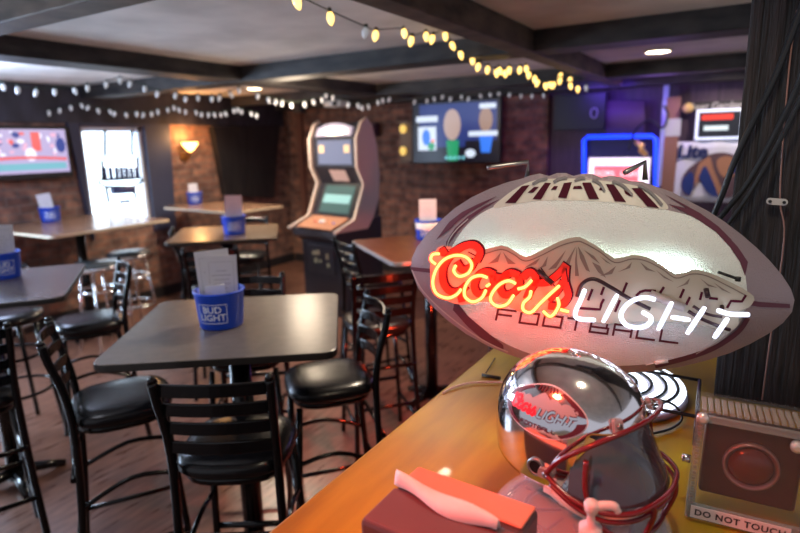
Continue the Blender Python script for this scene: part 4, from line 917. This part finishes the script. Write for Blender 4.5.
# visor
k = MB(); nt_, nz_ = 28, 6; vs = []
for j in range(nz_+1):
    for i in range(nt_+1):
        t_ = R(-58+116*i/nt_); q = j/nz_; zt_ = .045-.06*max(0, (abs(t_)-R(40))/R(18)); top = surf(t_, zt_, -.003); ct, st_ = math.cos(t_), math.sin(t_)
        bot = Vector((.172*ct/((abs(ct))**2.3+(abs(st_)*1.45)**2.3)**(1/2.3), .188*st_/((abs(ct))**2.3+(abs(st_)*1.45)**2.3)**(1/2.3), HZ-.055)); vs.append(top.lerp(bot, q))
k.add(vs, [(j*(nt_+1)+i, j*(nt_+1)+i+1, (j+1)*(nt_+1)+i+1, (j+1)*(nt_+1)+i) for j in range(nz_) for i in range(nt_)], 0, True)
k.build('visor', mat('smoked_visor', (.05,.04,.055), .08, alpha=.94, coat=.5), HT)
# jaw pad
k = MB(); k.tube(crom(loc([(.03,-.108,-.088),(.07,-.112,-.097),(.11,-.098,-.108),(.145,-.06,-.113),(.155,0,-.114),(.145,.06,-.113),(.11,.098,-.108),(.03,.108,-.088)]), 4), .009, n=8)
k.build('chin_cup', mat('chin_white', (.7,.62,.58), .4), HT)
k = MB()
for i, (a, z) in enumerate(((.02,-.09),(.05,-.10))): k.box(loc([(a+.012,-.115,z+.002)])[0], (.014,.006,.010))
k.build('strap_snap', mat('snap_white', (.8,.75,.75), .3), HT)
# acrylic base under helmet
bc = Vector((HC.x+.03, HC.y-.01, 1.0505))
t = thing('acrylic_display_base', 'clear acrylic domed display base under the helmet', 'display stand', bc)
MB().lathe([(.142,0),(.145,.003),(.138,.012),(.11,.030),(.075,.040),(.001,.043),(.001,.040),(.075,.036),(.108,.026),(.136,.008),(.138,0)], n=48).build('acrylic_dome', mat('clear_acrylic', (.85,.88,.92), .05, alpha=.28, spec=.9), t)
k = MB()
for r in (.07,.105): k.tube([(r*math.cos(2*PI*i/40)-.02, r*math.sin(2*PI*i/40)+.0, .006) for i in range(40)], .004, closed=True, n=8)
for a in range(0, 360, 45): k.tube([(.03*math.cos(R(a)), .03*math.sin(R(a)), .006), (.1*math.cos(R(a+25))-.01, .1*math.sin(R(a+25)), .006)], .003, n=6)
k.build('wire_ring', mat('dark_wire', (.05,.02,.03), .3), t)
# ------------------------------------------------------------ clear box with dark bell
def bq(px, py, y=1.02): return aty(px, py, y)
A_, B_, D_, E_ = bq(699,397), bq(800,416), bq(776,522), bq(689,503)
xl, xr, zb, zt = -.045, .118, 1.051, 1.238; yb0, yb1 = .995, 1.075
t = thing('clear_guard_box', 'clear plastic guard box with DO NOT TOUCH label on the counter before the post', 'guard box', ((xl+xr)/2,1.03,1.0535))
t.rotation_euler = (0,R(1.5),R(5)); t['_w'] = None; del t['_w']
w2, hgt, dp = .083, .187, .045
clear = mat('clear_plastic', (.50,.56,.56), .08, alpha=.05, spec=.6)
clearf = mat('clear_plastic_frame', (.42,.46,.45), .15, alpha=.42, spec=.8)
k = MB(); T_ = .004
k.box((-w2,0,hgt/2), (T_,2*dp,hgt)).box((w2,0,hgt/2), (T_,2*dp,hgt)).box((0,0,hgt), (2*w2,2*dp,T_)).box((0,0,.002), (2*w2,2*dp,T_)).box((0,-dp,hgt/2), (2*w2-.004,T_*.5,hgt-.004))
k.build('clear_cover', clear, t, bevel=.0015); k = MB()
for x in (-w2,w2): k.box((x*.955,-dp-.002,hgt/2), (.013,.006,hgt))
k.box((0,-dp-.002,hgt-.006), (2*w2,.006,.012)); k.box((0,-dp-.002,.014), (2*w2,.006,.028))
k.build('clear_frame', clearf, t, bevel=.0015)
k = MB()
for i in range(16): k.box((-w2*.9+i*w2*1.8/15,-dp*.2,hgt+.002), (.006,dp*1.2,.004))
for i in range(14): k.box((-w2*.955,-dp-.006,.035+i*.010), (.005,.003,.005))
k.build('vent_ribs', mat('rib_clear', (.45,.43,.40), .3, alpha=.45), t)
for x, z in ((-w2*.93,hgt-.004),(w2*.62,hgt-.022)): MB().lathe([(.009,0),(.009,.008),(.004,.011)], (x,-dp-.004,z), 12, axis=Matrix.Rotation(PI/2,3,'X')).build('corner_screw', mat('clear_screw', (.8,.82,.82), .15, .5), t)
MB().lathe([(.007,0),(.007,.012),(.003,.014)], (-w2-.002,-.01,.085), 12, axis=Matrix.Rotation(-PI/2,3,'Y')).build('side_lock', chrome, t)
k = MB().box((0,-.01,hgt*.56), (2*w2-.028,.03,hgt*.72)); k.build('dark_plate', mat('bell_plate', (.05,.018,.018), .3), t, bevel=.006)
rX = Matrix.Rotation(PI/2,3,'X')
MB().lathe([(.040,0),(.040,.008),(.037,.010),(.035,.004),(.001,.004)], (0,-.025,hgt*.56), 36, axis=rX).build('bell_ring', mat('bell_ring', (.30,.17,.16), .3, .5), t)
MB().lathe([(.033,0),(.031,.006),(.023,.011),(.011,.014),(.001,.015)], (0,-.027,hgt*.56), 36, axis=rX).build('bell_dome', mat('bell_dome', (.10,.02,.015), .2), t)
k = MB().box((-.008,-dp-.0065,.0145), (.140,.002,.021)); k.build('warning_label', mat('label_pale', (.78,.70,.72), .5), t)
k = MB(); f_ = lambda u, v, h=0: Vector((u-.008, -dp-.0082, .0145+v))
# slab-serif lettering: sans letters with small serifs
vs, fs = text_mesh('DO NOT TOUCH', .0150, bold=.0004, spacing=1.12); k.add([f_(v.x*1.0, v.y) for v in vs], fs, 0)
k.build('label_lettering', mat('label_ink', (.03,.02,.03), .5), t)
# ------------------------------------------------------------ napkin dispenser
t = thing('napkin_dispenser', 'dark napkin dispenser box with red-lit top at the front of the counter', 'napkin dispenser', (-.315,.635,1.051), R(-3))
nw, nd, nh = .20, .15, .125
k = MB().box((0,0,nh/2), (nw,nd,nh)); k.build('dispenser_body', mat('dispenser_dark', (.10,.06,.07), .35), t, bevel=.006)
k = MB(); k.prism([(-nw/2+.003,.02,nh),( nw/2-.003,.02,nh),( nw/2-.003,nd/2-.003,nh),(-nw/2+.003,nd/2-.003,nh)], (0,0,.006)); k.build('top_plate', mat('dispenser_top_redlit', (.95,.30,.20), .38), t, bevel=.003)  # the red light on the rear plate is put into its colour
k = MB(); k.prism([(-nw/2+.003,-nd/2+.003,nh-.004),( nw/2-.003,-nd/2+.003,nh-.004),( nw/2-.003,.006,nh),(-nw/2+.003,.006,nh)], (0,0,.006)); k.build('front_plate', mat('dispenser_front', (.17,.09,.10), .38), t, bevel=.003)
n1 = MB(); vs = []; NXn = 16
for j in range(5):
    for i in range(NXn+1):
        u = i/NXn; wv = .010+.013*math.sin(PI*min(1, u*1.1))**.6; x = -.097+.172*u; y = .012-.018*u+(j-2)*wv*.36+.003*math.sin(u*9); z = .018*(1-((j-2)/2)**2)*(1-.3*u)+.004*math.sin(u*7+j)
        vs.append((x, y, nh+.010+z))
n1.add(vs, [(j*(NXn+1)+i, j*(NXn+1)+i+1, (j+1)*(NXn+1)+i+1, (j+1)*(NXn+1)+i) for j in range(4) for i in range(NXn)], 0, True)
o = n1.build('paper_napkin', mat('napkin_white', (.85,.78,.78), .8)); so = o.modifiers.new('s','SOLIDIFY'); so.thickness = .0015
o.location = (-.315,.635,1.051); o.rotation_euler = (0,0,R(-3)); tag(o, 'white paper napkin pulled up through the top of the dispenser', 'napkin')
# ------------------------------------------------------------ pump bottle
pc = C+ray(591,516)*.77
t = thing('pump_bottle', 'translucent pump dispenser bottle in front of the helmet, only its nozzle in frame', 'pump bottle', (pc.x, pc.y, 1.0505))
hz = pc.z-1.0505
MB().lathe([(.028,0),(.030,.004),(.030,hz-.06),(.024,hz-.045),(.013,hz-.035),(.013,hz-.028)], n=24).build('bottle', mat('bottle_clear', (.8,.7,.7), .15, alpha=.55), t)
MB().lathe([(.015,hz-.03),(.015,hz-.015),(.006,hz-.012),(.005,hz+.006),(.009,hz+.008),(.010,hz+.018),(.008,hz+.022),(.001,hz+.023)], n=20).build('pump_collar', mat('pump_white', (.85,.68,.66), .35), t)
MB().tube(crom([(0,0,hz+.014),(.014,.006,hz+.017),(.026,.012,hz+.016),(.032,.014,hz+.008)], 4), [.006]*10+[.0045]*3, n=10).build('nozzle', MATS['pump_white'], t)
# ------------------------------------------------------------ lights
def light(kind, name, loc, energy, col, size=.2, rot=None, target=None, spot=None, sy=None, blend=.5):
    L = bpy.data.lights.new(name, kind); L.energy = energy; L.color = col
    if kind == 'AREA': L.size = size; L.shape = 'RECTANGLE' if sy else 'SQUARE'; L.size_y = sy or size
    else: L.shadow_soft_size = size
    if kind == 'SPOT': L.spot_size = spot; L.spot_blend = blend
    o = bpy.data.objects.new(name, L); COL.objects.link(o); o.location = loc
    if target is not None: o.rotation_euler = (Vector(target)-Vector(loc)).to_track_quat('-Z', 'Y').to_euler()
    return o
for p, e in (((-1.3,2.6,2.27),28),((-4.0,4.01,2.27),34),((-4.9,4.5,2.27),16),((-2.4,5.4,2.27),16)):
    light('SPOT', 'downlight_lamp', p, e*3.2, (1,.82,.62), .06, target=(p[0],p[1],0), spot=R(135))
light('POINT', 'added_warm_fill', (-3.4,3.9,1.95), 12, (1,.80,.58), .15)  # added fill without a visible source, warms ceiling and table sheen
light('POINT', 'added_cool_fill', (-4.6,1.9,1.95), 28, (.55,.68,1), .15)  # added bluish fill for the left ceiling, source unseen
light('POINT', 'added_near_fill', (-1.9,.5,1.9), 7, (.85,.88,1), .15)  # unseen lamp added to brighten the near side of the room
light('POINT', 'sconce_lamp', tuple(sp+Vector((.05,0,.12))), 9, (1,.5,.18), .05)
light('AREA', 'added_bar_purple_light', (-1.3,5.95,2.15), 4.5, (.16,.07,1), .5, target=(-1.4,6.4,1.5), sy=.2)  # purple light added to colour the bar-end wall
light('POINT', 'added_bar_violet_fill', (-.8,5.9,1.9), 3, (.45,.22,1), .1)  # second coloured fill added at the bar end
light('SPOT', 'bar_downlight', (-.1,.75,2.27), 11, (1,.86,.62), .05, target=(-.15,1.0,1.05), spot=R(120))
light('SPOT', 'added_red_spot', (-.62,.15,2.0), 42, (1,.07,.025), .08, target=(-.38,.72,1.05), spot=R(62), blend=.9)  # unseen red spot added to redden the counter and napkin box
light('SPOT', 'added_red_floor_light', (-.80,2.1,.96), 60, (1,.06,.02), .05, target=(-1.6,2.9,0), spot=R(140), blend=.7)  # red light added below the bar edge for floor and stools
light('SPOT', 'added_banner_fill', (-.2,5.6,2.27), 28, (1,.85,.75), .05, target=(-.3,6.2,1.2), spot=R(110))  # extra lamp added to whiten the bear banner
wd = bpy.data.worlds.new('world'); SC.world = wd; wd.use_nodes = True; wd.node_tree.nodes['Background'].inputs[0].default_value = (.54,.55,.62,1); wd.node_tree.nodes['Background'].inputs[1].default_value = .6
for o in list(bpy.data.objects):
    if '_w' in o.keys(): del o['_w']
